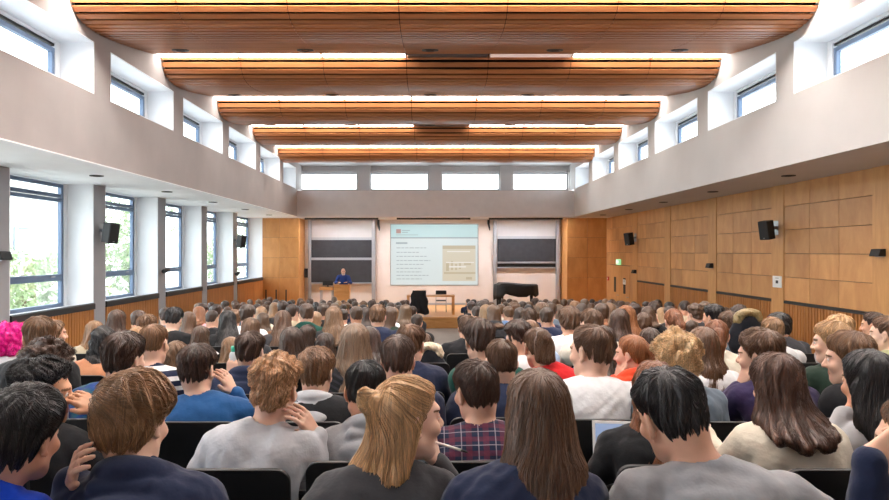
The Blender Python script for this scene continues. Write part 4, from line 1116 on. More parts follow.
# ================================================================== rows of seats and the audience
ROW1, PITCH = 1.85, .8
def row_d(r): return ROW1 + PITCH * (r - 1)          # depth of the heads of row r (row 1 is the nearest)
def seat_y(r): return row_d(r) - .13
def near_row(d): return max(1, int(round((d - ROW1) / PITCH)) + 1)
# ---- lecture seat: shell back, seat pan, pedestal legs and the writing flap for the row behind
def make_seat(w_=.43):
    t = empty('lecture_seat', (0, 0, 0))
    n = 7; m = MB()                                   # gently curved back panel with rounded top corners
    poly = [p for p in rrect(w_, .49, .045, cz=.785)]
    m.prism(poly, 'y', -.012, .012)
    for i, (x, y, z) in enumerate(m.v): m.v[i] = (x, y - .20 - (z - .5) * .10 - .25 * (x / w_) ** 2 * -.12, z)
    m.build('backrest', M['seat'], t, .004)
    m = MB(); m.prism(rrect(w_ - .03, .40, .05, cz=-.01), 'z', .325, .348); m.build('seat_pan', M['seat'], t, .006)
    m = MB(); m.prism(rrect(w_ + .01, .25, .02, cz=-.40), 'z', .80, .818); m.build('writing_flap', M['flap'], t, .003)
    for s in (-1, 1):
        m = MB(); x = s * (w_ / 2 - .035)
        m.prism([(-.235, .0), (-.19, 0), (-.19, .325), (-.235, .55)], 'x', x - .012, x + .012); m.box(x - .012, x + .012, -.19, .12, .29, .323); m.box(x - .02, x + .02, -.26, -.02, 0, .012)
        m.build('leg', M['rail'], t)
    m = MB()
    for s in (-1, 1): x = s * (w_ / 2 - .06); m.prism([(-.285, .735), (-.285, .799), (-.45, .799), (-.43, .785)], 'x', x - .008, x + .008)
    m.build('flap_bracket', M['rail'], t); return t
SEAT = {'o': None, 'n': 0}
ORD = ['zeroth', 'first', 'second', 'third', 'fourth', 'fifth', 'sixth', 'seventh', 'eighth', 'ninth', 'tenth', 'eleventh', 'twelfth', 'thirteenth', 'fourteenth', 'fifteenth', 'sixteenth', 'seventeenth', 'eighteenth', 'nineteenth', 'twentieth', 'twenty-first', 'twenty-second', 'twenty-third', 'twenty-fourth', 'twenty-fifth', 'twenty-sixth']
def put_seat(x, r, lab, y=None):
    if SEAT['o'] is None: SEAT['o'] = t = make_seat()
    else: t = copy_tree(SEAT['o'])
    y = seat_y(r) if y is None else y; t.location = (x, y, floor_z(y) + .002); props(t, lab, 'seat', 'black lecture seats'); return t

# ---- colours
HC = {'black': (38, 34, 35), 'dark': (78, 55, 43), 'brown': (106, 76, 55), 'mid': (132, 97, 69), 'light': (160, 122, 88), 'blond': (196, 156, 112), 'gold': (222, 186, 140), 'chestnut': (84, 54, 38), 'straw': (206, 162, 122), 'auburn': (140, 86, 54), 'ginger': (168, 108, 66), 'grey': (150, 146, 142), 'pink': (232, 24, 146), 'ashy': (150, 122, 98)}
HN = {'black': 'black', 'dark': 'dark brown', 'brown': 'brown', 'mid': 'mid-brown', 'light': 'light brown', 'blond': 'blond', 'straw': 'strawberry blond', 'gold': 'golden blond', 'chestnut': 'chestnut', 'auburn': 'auburn', 'ginger': 'ginger', 'grey': 'grey', 'pink': 'bright pink', 'ashy': 'ash brown'}
TC = {'navy': (34, 42, 68), 'black': (30, 30, 33), 'charcoal': (58, 58, 62), 'grey': (150, 151, 155), 'lgrey': (186, 187, 192), 'white': (228, 228, 230), 'cream': (226, 216, 198), 'blue': (36, 84, 136), 'royal': (24, 72, 205), 'denim': (92, 118, 158), 'green': (22, 78, 68), 'dgreen': (36, 54, 44), 'red': (206, 34, 38), 'orange': (226, 76, 42), 'pink': (226, 176, 190), 'magenta': (164, 40, 110), 'purple': (56, 46, 84), 'beige': (198, 182, 156), 'tan': (190, 132, 98), 'brown': (128, 84, 50), 'slate': (112, 126, 140), 'sky': (176, 196, 226), 'olive': (150, 152, 116), 'teal': (20, 62, 82)}
TN = {'navy': 'navy', 'black': 'black', 'charcoal': 'charcoal', 'grey': 'grey', 'lgrey': 'light grey', 'white': 'white', 'cream': 'cream', 'blue': 'blue', 'royal': 'royal blue', 'denim': 'denim blue', 'green': 'green', 'dgreen': 'dark green', 'red': 'red', 'orange': 'orange-red', 'pink': 'pink', 'magenta': 'magenta', 'purple': 'dark purple', 'beige': 'beige', 'tan': 'tan', 'brown': 'brown', 'slate': 'grey-blue', 'sky': 'pale blue', 'olive': 'pale green', 'teal': 'teal'}
SKIN = [(226, 182, 158), (222, 174, 148), (214, 162, 134), (230, 190, 168)]
FEMH = ('straight', 'wavy', 'halfup', 'longcurl', 'bob', 'ponytail', 'bun')
KN = {'straight': 'long straight', 'wavy': 'long wavy', 'halfup': 'half-up', 'longcurl': 'long curly', 'bob': 'bobbed', 'ponytail': 'ponytailed', 'bun': 'pinned-up', 'crop': 'cropped', 'short': 'short', 'thick': 'thick short', 'mop': 'shaggy', 'fade': 'curly-topped', 'curly': 'curly', 'bigcurl': 'big curly', 'balding': 'thinning'}
SN = {'sweater': 'sweater', 'hoodie': 'hoodie', 'shirt': 'shirt', 'coat': 'jacket', 'tee': 'T-shirt'}
CHIN = {1: [(.195, .29, .90), (.12, .235, 1.03), (.075, .215, 1.12)], -1: [(-.195, .29, .90), (-.12, .235, 1.02), (-.075, .215, 1.12)]}
PEOPLE = []          # (root, row, X, label parts)
def assemble(J, body, top, hair, hcol, tcol, skin, s, loc, mat='cloth', trousers=None, extra=()):
    e = empty('person', loc); e.scale = (s, s, s)
    b = link('body', body, e); b.color = srgb(*skin)
    t = link('top', top, e); t.color = srgb(*tcol)
    if not top.materials: top.materials.append(M[mat])
    h = link('hair', hair, e); h.color = srgb(*hcol)
    h.matrix_local = Matrix.Translation(Vector(J['head'])) @ J['Rh'].to_4x4()
    if J['fem']: h.scale = (.97, .97, .97)
    if trousers:
        q = link('trousers', trousers, e); q.color = srgb(*((48, 52, 70) if NR.rand() < .6 else (36, 36, 40)))
        if not trousers.materials: trousers.materials.append(M['cloth'])
    for nm, me, col in extra:
        x = link(nm, me, e); x.color = srgb(*col)
        if not me.materials: me.materials.append(M['cloth'])
    return e
TOPH = {'bigcurl': .045, 'curly': .036, 'mop': .032, 'thick': .028, 'fade': .032, 'short': .02, 'crop': .01, 'tied': .011, 'bun': .011, 'ponytail': .011, 'balding': .0}
def place(J, px, yt, d, kind, r=None, dy=0):
    r = r or near_row(d); d = d if r == near_row(d) else row_d(r); top0 = J['head'][2] + .115 + TOPH.get(kind, .018)
    y0 = seat_y(r) + min(.05, max(-.05, min(.06, max(-.06, d - row_d(r))) + dy)); dh = y0 + J['head'][1]
    zf = floor_z(y0); zt = EYE - (yt - 251.5) * dh / FPX; s = min(1.08, max(.90, (zt - zf) / top0))
    x = (px - 430) * dh / FPX - J['head'][0] * s
    return r, s, Vector((x, y0, zf))
def near(px, yt, d, kind, hc, style, tc, lab, mat='cloth', pose=None, hair=None, skin=0, h=.0058, extra=None, strands=1700):
    pz = dict(pose or {}); dy = pz.pop('dy', 0); pz.setdefault('sw', .156); fem = kind in FEMH
    if fem: pz.setdefault('fem', True); pz['sw'] = .147
    J = skel(**pz); r, s, loc = place(J, px, yt, d, kind, None, dy); hk = dict(strands=strands, seed=int(px), rad=.0012, back=.26 + .5 * math.tan(R(pz.get('lean', 8) - 4)))
    if fem: hk.update(slen=.26, strands=int(strands * 1.4), length=.34)
    hk.update(hair or {})
    ex = []
    for q in (extra or []): ex.append((q[0], {'collar': collar_mesh, 'vest': vest_mesh}[q[0]](J), q[1]))
    tm = top_mesh(J, h, style, int(px)); tm.materials.append(M[mat])
    e = assemble(J, body_mesh(J, h), tm, hair_mesh(kind, .005 if d < 3 else .006, **hk), HC[hc], TC[tc], SKIN[skin] if isinstance(skin, int) else skin, s, loc, mat, trouser_mesh(J, .012), ex)
    props(e, lab, 'person', 'seated audience'); PEOPLE.append((e, r, loc.x)); return e, J, s
# ---------------- nearest rows, each person modelled on their own
a1 = near(23, 383, 1.85, 'mop', 'black', 'hoodie', 'royal', 'person with straight black hair in a royal blue hoodie, bottom left corner', pose=dict(yaw=-10, roll=6, lean=10, side=10, dy=-.08), hair=dict(slen=.11, crown=(-.01, -.08, .085)), skin=2)
a2 = near(135, 371, 1.85, 'mop', 'light', 'hoodie', 'navy', 'person with swept light brown hair in a navy hoodie, front left', pose=dict(yaw=-12, pitch=10, lean=11, side=-5, dy=.05, armL=[(-.26, .15, .92), (-.23, .12, 1.05), (-.18, .05, 1.13)], handL='cheek'), hair=dict(slen=.12, comb=(.75, 0, 0), crown=(-.055, -.075, .06), lift=.006, strands=2600), skin=0)
a3 = near(408, 373, 2.15, 'halfup', 'blond', 'sweater', 'charcoal', 'woman with blond half-up knot turned right, holding a pen', pose=dict(yaw=-62, pitch=2, lean=20, side=4, armR=[(.25, .33, .88), (.175, .36, 1.0), (.155, .34, 1.09)], handR='cheek'), hair=dict(length=.33, slen=.24, crown=(0, -.11, .07), strands=3000, grav=.9), skin=3)
a4 = near(538, 367, 1.85, 'straight', 'brown', 'sweater', 'navy', 'woman with long straight brown hair in a navy sweater, front centre', pose=dict(side=4, lean=8, yaw=3, dy=.08), hair=dict(length=.46, slen=.36, strands=3800, spread=.95), skin=0)
a5 = near(672, 368, 1.9, 'short', 'black', 'sweater', 'grey', 'man with short black hair leaning in a grey sweatshirt, front right', pose=dict(lean=20, yaw=16, roll=-12, side=-6, sw=.185, dy=-.12, pitch=14, armR=[(.34, .16, .86), (.2, .38, .85)], armL=[(-.34, .2, .82), (-.12, .38, .85)]), hair=dict(slen=.045, comb=(.15, 0, 0)), skin=1)
a6 = near(914, 398, 1.85, 'short', 'brown', 'sweater', 'navy', 'person in navy cut off by the right edge, fist raised to the face', pose=dict(yaw=55, lean=12, side=-4, armL=[(-.27, .12, .94), (-.275, .1, 1.185), (-.16, .11, 1.235)], handL='fist'), skin=1)
near(44, 357, 2.6, 'fade', 'black', 'coat', 'black', 'man with curly black faded hair in a black jacket, hand at mouth', pose=dict(yaw=-66, lean=13, armR=[(.34, .22, .88), (.24, .2, 1.12), (.13, .2, 1.19)], handR='cheek'), hair=dict(curl=.006, slen=.04), skin=(206, 152, 118))
near(276, 351, 2.6, 'curly', 'straw', 'sweater', 'lgrey', 'person with strawberry blond curly hair in a light grey sweatshirt', pose=dict(yaw=-10, lean=9, side=4, dy=-.08, armR=[(.29, .14, .86), (.235, .14, 1.03), (.19, .1, 1.11)], handR='cheek'), hair=dict(curl=.004, slen=.06, vol=.85, strands=2400), skin=0)
near(366, 361, 2.65, 'crop', 'black', 'hoodie', 'grey', 'man with cropped black hair in a grey hoodie, left of the half-up blond woman', pose=dict(pitch=10, side=-4, dy=.1), hair=dict(slen=.05, vol=1.3), skin=2)
near(475, 359, 2.7, 'short', 'dark', 'shirt', 'navy', 'man with short dark brown hair in a navy and red plaid shirt', mat='plaid cloth', pose=dict(yaw=28, roll=-5, lean=12, dy=.08), hair=dict(slen=.06, comb=(-.4, .2, 0)), skin=1)
b5 = near(655, 360, 2.65, 'wavy', 'auburn', 'sweater', 'black', 'woman with auburn hair in black, mostly behind the grey sweatshirt man', pose=dict(lean=10, side=3), skin=0)
near(777, 352, 2.6, 'wavy', 'chestnut', 'sweater', 'cream', 'woman with wavy dark brown hair in a cream sweater, writing', pose=dict(lean=11, pitch=12, side=-1, dy=-.06, armL=[(-.23, .16, .90), (-.24, .34, .97)], handL='pen'), hair=dict(length=.225, slen=.2, curl=.004, vol=1.05, spread=1.12, strands=3000), skin=0)
near(869, 349, 2.6, 'straight', 'black', 'sweater', 'lgrey', 'woman with long straight black hair in a light grey sweater', pose=dict(side=-8, lean=10, yaw=14, dy=.06, armL=[(-.32, .16, .90), (-.22, .18, 1.07), (-.14, .17, 1.14)], handL='cheek'), hair=dict(length=.31, slen=.3, vol=1.15, spread=1.1, strands=3000), skin=2)
H3 = dict(h=.007, strands=1100)
near(47, 338, 3.3, 'bigcurl', 'dark', 'shirt', 'white', 'person with a big dark brown curly mop behind the faded-hair man', pose=dict(side=6, dy=-0.05, pitch=12), hair=dict(curl=.008, slen=.05, vol=.9), **H3)
near(125, 331, 3.4, 'thick', 'dark', 'coat', 'teal', 'man with thick dark brown hair in a teal patterned jacket, hand raised', mat='patterned cloth', pose=dict(side=1, dy=0.07, yaw=-18, armR=[(.2, .2, .9), (.17, .22, 1.02), (.13, .2, 1.09)], handR='pen'), **H3)
near(198, 342, 3.4, 'thick', 'dark', 'sweater', 'blue', 'man with dark brown hair in a blue sweater over a white collar', pose=dict(side=-6, dy=-0.07, yaw=-8, sw=.19, armR=[(.15, .2, .92), (.075, .2, 1.07), (.03, .18, 1.16)], handR='cheek'), extra=[('collar', (235, 235, 238))], hair=dict(vol=.9), **H3)
near(317, 346, 3.45, 'thick', 'mid', 'hoodie', 'lgrey', 'person with swept brown hair in a pale hoodie under a black vest', pose=dict(dy=-0.05, yaw=-10, pitch=8), extra=[('vest', (32, 32, 35))], hair=dict(comb=(.7, 0, 0), crown=(-.03, -.03, .1)), **H3)
near(398, 335, 3.45, 'short', 'dark', 'hoodie', 'navy', 'man with short dark brown hair in a navy hoodie left of the aisle', pose=dict(pitch=8), **H3)
near(501, 339, 3.5, 'crop', 'brown', 'coat', 'navy', 'man with cropped brown hair in a dark navy jacket, behind the plaid shirt', pose=dict(side=4, dy=0.05, yaw=8), **H3)
near(590, 325, 3.4, 'short', 'brown', 'shirt', 'white', 'man with short brown hair in a white shirt, head turned left', pose=dict(side=3, dy=0.06, yaw=42, lean=12, sw=.195), hair=dict(comb=(0, .3, 0)), **H3)
near(677, 327, 3.45, 'bigcurl', 'gold', 'sweater', 'slate', 'person with loose curly fair hair in a grey-blue denim top', pose=dict(side=1, dy=-0.06, lean=10), hair=dict(curl=.009, slen=.06, vol=.62, strands=1600), h=.007)
near(760, 328, 3.42, 'thick', 'brown', 'sweater', 'purple', 'man with brown hair in dark purple, resting his face on a hand', pose=dict(side=-1, dy=0.07, yaw=45, roll=-4, lean=12, armL=[(-.26, .24, .86), (-.13, .2, 1.03), (-.1, .16, 1.13)], handL='cheek'), hair=dict(comb=(.3, .2, 0)), **H3)
near(849, 331, 3.4, 'thick', 'mid', 'coat', 'black', 'man with brown hair in a high-collared black jacket, profile left', pose=dict(side=-5, dy=-0.05, yaw=55, lean=9), **H3)
near(479, 318, 4.15, 'thick', 'dark', 'shirt', 'green', 'man with thick dark brown hair in a green polo, beside the aisle', pose=dict(side=-4, dy=-0.06, yaw=12, pitch=10), **H3)
near(411, 324, 4.3, 'short', 'brown', 'coat', 'navy', 'man with short brown hair in a navy jacket at the aisle edge', pose=dict(side=0, dy=0.04, yaw=-14), **H3)
c7 = near(251, 331, 4.2, 'short', 'dark', 'hoodie', 'navy', 'man with short dark hair in a navy hoodie, behind the teal-capped bottle', pose=dict(yaw=-12, armL=[(-.2, .25, .92), (-.155, .25, 1.03), (-.14, .27, 1.12)], handL='fist'), **H3)
near(537, 327, 4.15, 'bun', 'brown', 'sweater', 'red', 'woman with a messy brown bun in a red sweater', pose=dict(side=-7, dy=0.07, lean=12, pitch=14, yaw=12), hair=dict(length=.3), **H3)
near(631, 335, 4.15, 'ponytail', 'ginger', 'hoodie', 'orange', 'woman with a low auburn ponytail in an orange-red top', pose=dict(yaw=52, lean=12, armL=[(-.24, .24, .86), (-.11, .2, 1.03), (-.09, .16, 1.12)], handL='cheek'), hair=dict(vol=1.4), **H3)
near(832, 320, 4.5, 'thick', 'blond', 'sweater', 'dgreen', 'boy with fair ginger hair in dark green, profile left by the oak wall', pose=dict(yaw=50), **H3)
near(703, 326, 4.2, 'straight', 'brown', 'sweater', 'white', 'woman with very long brown hair in a white top', pose=dict(lean=8), hair=dict(length=.46, slen=.36), **H3)
near(355, 323, 4.25, 'straight', 'ashy', 'tee', 'black', 'woman with long ash-brown hair in a black and white striped top', mat='thin striped cloth', pose=dict(side=5, lean=9), hair=dict(length=.42, slen=.36, vol=1.15), **H3)
near(154, 324, 4.35, 'crop', 'mid', 'tee', 'navy', 'boy with cropped hair in a navy and white striped shirt', mat='striped cloth', pose=dict(yaw=-6), **H3)
near(11, 321, 5.05, 'bigcurl', 'pink', 'coat', 'lgrey', 'person with bright pink curly hair in a pale jacket, left edge', pose=dict(yaw=-10), hair=dict(curl=.009, slen=.05, vol=.8), **H3)
near(38, 316, 4.3, 'short', 'mid', 'coat', 'black', 'man with short brown hair and black jacket beside the pink-haired person', pose=dict(yaw=32), **H3)

# ---------------- shared figures for the rows further off
CACHE = {}
POSES = {'m0': dict(), 'm1': dict(yaw=16, pitch=8, lean=10), 'm2': dict(yaw=-18, lean=11), 'm3': dict(yaw=42, lean=10), 'm4': dict(yaw=-45, pitch=4), 'm5': dict(lean=15, pitch=14, roll=4), 'm6': dict(yaw=20, armL=CHIN[-1], handL='cheek', lean=12), 'm7': dict(yaw=-12, armR=CHIN[1], handR='cheek', lean=12),
         'f0': dict(fem=True, sw=.158), 'f1': dict(fem=True, sw=.158, yaw=18, lean=10), 'f2': dict(fem=True, sw=.158, yaw=-20, lean=11), 'f3': dict(fem=True, sw=.158, yaw=42), 'f4': dict(fem=True, sw=.158, yaw=-40, pitch=4), 'f5': dict(fem=True, sw=.158, lean=14, pitch=14, roll=-5)}
TIER = {'mid': (.009, .0065, 420, .0019), 'far': (.0135, .0105, 0, 0)}
def get(key, fn):
    if key not in CACHE: CACHE[key] = fn()
    return CACHE[key]
def crowd(px, yt, r, kind, hc, style, tc, yaw=None, lab=None, mat='cloth', skin=None, tier=None):
    fixed = tier is not None; d = row_d(r); tier = tier or ('mid' if d < 8.0 else 'far'); hb, hh, ns, rad = TIER[tier]; fem = kind in FEMH
    if yaw is None: yaw = float(NR.choice([0, 0, 10, -10, 18, -18, 14]))
    pool = [k for k in POSES if (k[0] == 'f') == fem]
    pk = min(pool, key=lambda k: abs(POSES[k].get('yaw', 0) - yaw) + NR.uniform(0, 9))
    J = get(('J', pk), lambda: skel(**POSES[pk])); best = None
    for r3 in range(3, 26):
        q = place(J, px, yt, row_d(r3), kind, r3)
        if any(p[1] == r3 and abs(p[2] - q[2].x) < .47 for p in PEOPLE): continue
        if r3 < r - 1: continue
        cost = abs(r3 - r) * (1.0 if r3 > r else 1.6) + 25 * max(0, abs(q[1] - .985) - .05)
        if best is None or cost < best[0]: best = (cost, q)
    if best is None or best[0] > 9: print('DROPPED', px, yt, r); return None
    r2, s, loc = best[1]; d = row_d(r2); tier = tier if fixed else ('mid' if d < 8.0 else 'far'); hb, hh, ns, rad = TIER[tier]
    body = get(('b', pk, tier), lambda: body_mesh(J, hb)); sd = int(NR.randint(2)) if tier == 'mid' else 0
    top = get(('t', pk, tier, style, mat), lambda: top_mesh(J, hb * 1.1, style, len(CACHE)))
    kw = dict(slen=.26, length=.32) if fem else {}
    if kind in ('bigcurl', 'curly'): kw['curl'] = .007
    hair = get(('h', kind, tier, sd), lambda: hair_mesh(kind, hh, strands=ns, rad=rad, seed=17 + sd * 31, **kw))
    tr = get(('q', pk), lambda: trouser_mesh(J, .014)) if tier == 'mid' else None
    jit = lambda c, a: (lambda f: tuple(int(min(250, max(8, v * f))) for v in c))((1 + NR.uniform(-a, a)))
    hair_shade = .76 if tier == 'far' else .92  # hair colour darkened to stand in for the missing strand self-shadow
    e = assemble(J, body, top, hair, jit(tuple(v * hair_shade for v in HC[hc]), .12), jit(TC[tc], .08), SKIN[NR.randint(4)] if skin is None else skin, s, loc, mat, tr)
    e.rotation_euler.z = R(NR.uniform(-5, 5)); e['group'] = 'seated audience'; e['category'] = 'person'
    desc = '%s hair, %s %s' % (KN[kind] + ' ' + HN[hc], TN[tc], SN[style] if mat == 'cloth' else 'striped top')
    if lab: e['label'] = lab
    PEOPLE.append((e, r2, loc.x, desc, px)); return e
MID = '''103 325 4 longcurl black coat tan
176 340 5 wavy mid sweater dgreen
232 336 5 straight light sweater beige
290 326 4 straight dark sweater pink
325 332 4 wavy dark sweater black
372 326 5 straight dark coat black
423 332 5 straight brown sweater black
467 315 6 short brown coat black
518 319 5 fade dark shirt white
531 320 5 crop mid shirt sky
602 325 5 wavy dark shirt sky
648 327 5 wavy dark sweater grey
718 319 5 ponytail auburn sweater cream
772 317 4 short light shirt white
730 311 6 short brown hoodie slate
712 302 7 thick black coat black 50
840 314 6 thick blond sweater lgrey 40
874 312 6 short dark shirt white 55
888 316 5 short brown sweater olive 40
778 312 6 mop black coat charcoal
690 320 6 short brown sweater charcoal
53 319 6 bob light sweater cream -50
95 320 5 straight light coat beige
118 309 7 straight dark shirt white
140 310 9 short brown shirt white
147 314 8 short mid sweater beige
138 326 6 straight light sweater beige
166 307 9 short dark coat slate
173 307 8 short black tee black
189 311 7 bob brown sweater navy
200 306 9 bob ginger sweater pink
213 310 8 crop dark sweater black
202 303 11 short dark coat black
217 304 12 short dark shirt lgrey
201 325 6 straight brown sweater white
229 310 7 straight black sweater black
250 317 6 bob brown sweater charcoal
247 304 9 thick dark shirt white
263 312 7 straight mid sweater brown
282 310 8 straight brown sweater charcoal
292 304 10 short dark sweater beige
306 303 8 short brown hoodie green
316 311 9 bob light sweater dgreen
308 324 6 bob dark sweater black
324 303 9 short brown coat black
333 306 9 straight light sweater black
261 306 9 bob straw sweater cream
283 301 12 short dark sweater black
274 302 12 bob light sweater white
343 309 9 short dark shirt white
356 306 10 short brown coat black
366 307 10 straight dark sweater black
377 301 8 short mid coat navy
389 306 9 bob brown coat dgreen
394 307 11 bob light sweater cream
400 305 12 short dark sweater pink
406 304 12 straight light sweater white
416 314 9 short dark coat black
412 306 13 short dark coat charcoal
471 301 15 short dark coat black
477 306 12 short dark coat charcoal
483 300 12 mop dark coat black
487 304 12 straight blond sweater beige
493 304 11 bob brown hoodie charcoal
501 304 11 short mid sweater cream
508 306 10 short mid coat denim
530 308 8 short brown coat navy
546 307 9 short brown coat navy
520 307 10 straight dark coat denim
541 302 10 mop mid sweater navy
550 303 11 short brown sweater slate
558 304 12 straight light shirt white
568 306 8 mop brown shirt white
579 312 6 mop dark coat black
592 302 7 short brown coat cream 30
602 302 9 short brown sweater brown
608 301 10 straight light sweater olive
620 308 8 straight dark coat charcoal
627 305 7 straight ginger sweater cream
643 312 8 mop brown sweater magenta
635 303 9 short dark sweater charcoal
649 306 9 bob brown coat black
662 307 9 bob blond sweater cream
669 306 9 short dark coat black
655 301 11 mop dark coat red
674 303 8 ponytail auburn coat black
684 300 11 short dark shirt beige
696 303 8 curly brown coat charcoal
704 300 9 short mid sweater grey
726 307 10 crop brown sweater grey
739 304 8 short dark coat black
575 301 12 mop light sweater grey
583 303 11 bob dark sweater lgrey
515 302 13 thick brown sweater grey
-14 340 3 thick dark coat navy
-8 318 6 short dark coat black
560 309 7 bob dark coat navy'''
for ln in MID.split('\n'):
    q = ln.split(); crowd(float(q[0]), float(q[1]), int(q[2]), q[3], q[4], q[5], q[6], float(q[7]) if len(q) > 7 else None)
def hood_person():
    e = crowd(623, 334, 5, 'short', 'mid', 'hoodie', 'grey', 0, 'person with a pale grey hood pulled up over the head'); J = CACHE[('J', 'm0')]
    v = Vol(J['head'] - .24, J['head'] + .24, .008); A = J['Rh']; c = J['head']
    v.ell(c + V(0, -.02, .03), (.112, .13, .115), .02); v.ell(c + V(0, -.06, -.08), (.105, .10, .12), .05); v.ell(c + V(0, .13, -.0), (.085, .10, .12), .02, '-')
    noise_disp(v, .006, 30, 2); h = link('hood', v.mesh('hood'), e, [M['cloth']]); h.color = srgb(172, 178, 190)
hood_person()

# ---------------- distant rows: fill the seats whose heads show between those in front
sky = np.full(900, 420.0)
boxes = sorted([(row_d(p[1]), p) for p in PEOPLE], key=lambda t: t[0])
def headbox(x, d, yt): c = 430 + x * FPX / d; return c, .088 * FPX / d
for d, p in boxes:
    e = p[0]; J0 = e.children[2].matrix_local.translation; dh = e.location.y + J0.y * e.scale.x; x = e.location.x + J0.x * e.scale.x; z = e.location.z + (J0.z + .135) * e.scale.x
    c = 430 + x * FPX / dh; wd = .09 * FPX / dh; yt = 251.5 + (EYE - z) * FPX / dh
    a, b = int(max(0, c - wd)), int(min(899, c + wd))
    if b > a: sky[a:b] = np.minimum(sky[a:b], yt)
def occupied(r, x): return any(p[1] == r and abs(p[2] - x) < .52 for p in PEOPLE)
KM = ['short', 'short', 'crop', 'thick', 'mop', 'short', 'curly']; KF = ['straight', 'wavy', 'bob', 'ponytail', 'straight']
FILL = 0
for r in range(7, 26):
    d = row_d(r)
    xs = list(np.arange(-5.0, -.45, .53)) + list(np.arange(1.25, 5.5, .53))
    for x in xs:
        x += NR.uniform(-.06, .06); px = 430 + x * FPX / d
        if r < 10 and 80 < px < 735: continue
        if px < 190 or px > 735 or (px > 690 and d > 12.5): continue
        if occupied(r, x): continue
        if r >= 9 and -.75 < x < -.3 and r < 13: continue
        yt = 251.5 + (.27 + .058 * d) * FPX / d + NR.normal(0, 1) * .035 * FPX / d
        c, wd = headbox(x, d, yt); a, b = int(max(0, c - wd)), int(min(899, c + wd)) + 1
        vis = np.clip((sky[a:b] - yt) / (.2 * FPX / d), 0, 1).mean()
        if vis < .12 or NR.rand() < .1: continue
        sky[a:b] = np.minimum(sky[a:b], yt)
        fem = NR.rand() < .42; kind = KF[NR.randint(len(KF))] if fem else KM[NR.randint(len(KM))]
        hc = NR.choice(['dark', 'dark', 'brown', 'brown', 'mid', 'black', 'light', 'blond', 'ashy', 'auburn'], p=[.2, .12, .18, .12, .12, .08, .07, .05, .03, .03])
        tc = NR.choice(['black', 'navy', 'charcoal', 'grey', 'white', 'cream', 'denim', 'dgreen', 'red', 'pink', 'slate', 'beige', 'brown'], p=[.26, .15, .12, .1, .1, .05, .06, .04, .02, .02, .04, .02, .02])
        crowd(px, yt, r, kind, hc, NR.choice(['sweater', 'coat', 'hoodie', 'shirt']), tc); FILL += 1
# ---------------- say which one each person is
def landmark(px):
    for lim, s in ((95, 'by the near left window'), (160, 'by the second left window'), (262, 'along the left window wall'), (306, 'below the left oak wing'), (376, 'below the left blackboard'), (412, 'left of the aisle'), (470, 'at the aisle'), (492, 'right of the aisle'), (540, 'below the piano'), (566, 'below the right blackboard'), (607, 'below the right oak wing'), (645, 'before the far doors'), (720, 'along the oak wall'), (790, 'near the oak wall notice'), (2000, 'at the right edge')):
        if px < lim: return s
used = set(p[0].get('label') for p in PEOPLE if p[0].get('label'))
todo = [p for p in PEOPLE if not p[0].get('label')]
for p in todo:
    mates = sorted([q for q in PEOPLE if q[1] == p[1]], key=lambda q: q[2]); i = [q[0] for q in mates].index(p[0]) + 1
    base = 'person, %s, %s' % (p[3], landmark(p[4])); lab = base + ', row %s' % ORD[p[1]]
    lab = 'person, %s, %s in the %s row, %s' % (p[3], ORD[i], ORD[p[1]], landmark(p[4]))
    if len(lab.replace(',', '').split()) > 16: lab = 'person, %s, %s in the %s row' % (p[3], ORD[i], ORD[p[1]])
    used.add(lab); p[0]['label'] = lab
# ---------------- seats: one under everyone in the nearer half, plus the empty ones that show
EMPTY = [(2, 705), (3, 545), (4, 800), (5, 805), (6, 800), (2, 565), (6, 440), (6, 455), (7, 436), (7, 452), (5, 440), (5, 455), (4, 455), (3, 440), (5, 560), (2, 175), (3, 275), (3, 355), (3, 725), (3, 805), (4, 210), (5, 275), (5, 200), (2, 430), (1, 260), (1, 790), (4, 590), (1, -90)]
for r in range(1, 14):
    ps = sorted([(p[2], True, p[0].location.y) for p in PEOPLE if p[1] == r] + [((px - 430) * row_d(r) / FPX, False, seat_y(r)) for rr, px in EMPTY if rr == r])
    xs = [q[0] for q in ps]; occ = [q[1] for q in ps]; yy = [q[2] for q in ps]
    k = 1
    while k < len(xs):                                # drop an empty seat that has no room
        if xs[k] - xs[k - 1] < .36 and not (occ[k] and occ[k - 1]):
            j = k if not occ[k] else k - 1; xs.pop(j); occ.pop(j); yy.pop(j)
        else: k += 1
    if r <= 8:
        lo, hi = (-3.9, 3.9) if r > 3 else (-1.6 - .55 * r, 1.7 + .55 * r)
        ext = [lo - .3] + xs + [hi + .3]; k = 0
        while k < len(ext) - 1:
            a, b = ext[k], ext[k + 1]; n_ = int((b - a) / .5) - 1
            for j in range(n_):
                x = a + (b - a) * (j + 1) / (n_ + 1)
                if r >= 6 and -.25 < x < 1.0 or r >= 6 and not (-1.2 < x < 3.5): continue
                xs.append(x); occ.append(False); yy.append(seat_y(r))
            k += 1
        q = sorted(zip(xs, occ, yy)); xs = [a[0] for a in q]; occ = [a[1] for a in q]; yy = [a[2] for a in q]
    base = list(xs)
    for _ in range(400):
        for i in range(len(xs) - 1):
            g = .447 - (xs[i + 1] - xs[i])
            if g > 0: xs[i] -= g / 2; xs[i + 1] += g / 2
        xs = [x * .97 + b * .03 for x, b in zip(xs, base)] if _ < 380 else xs
    for i, (x, o) in enumerate(zip(xs, occ)):
        if r > 9 and not (-1.6 < x < 2.2): continue
        put_seat(x, r, ('occupied' if o else 'empty') + ' black lecture seat, %s from the left in the %s row from the viewer' % (ORD[i + 1], ORD[r]), yy[i])
print('PEOPLE', len(PEOPLE), 'filled', FILL, 'seats', sum(1 for o in COL.objects if o.name.startswith('lecture_seat')))
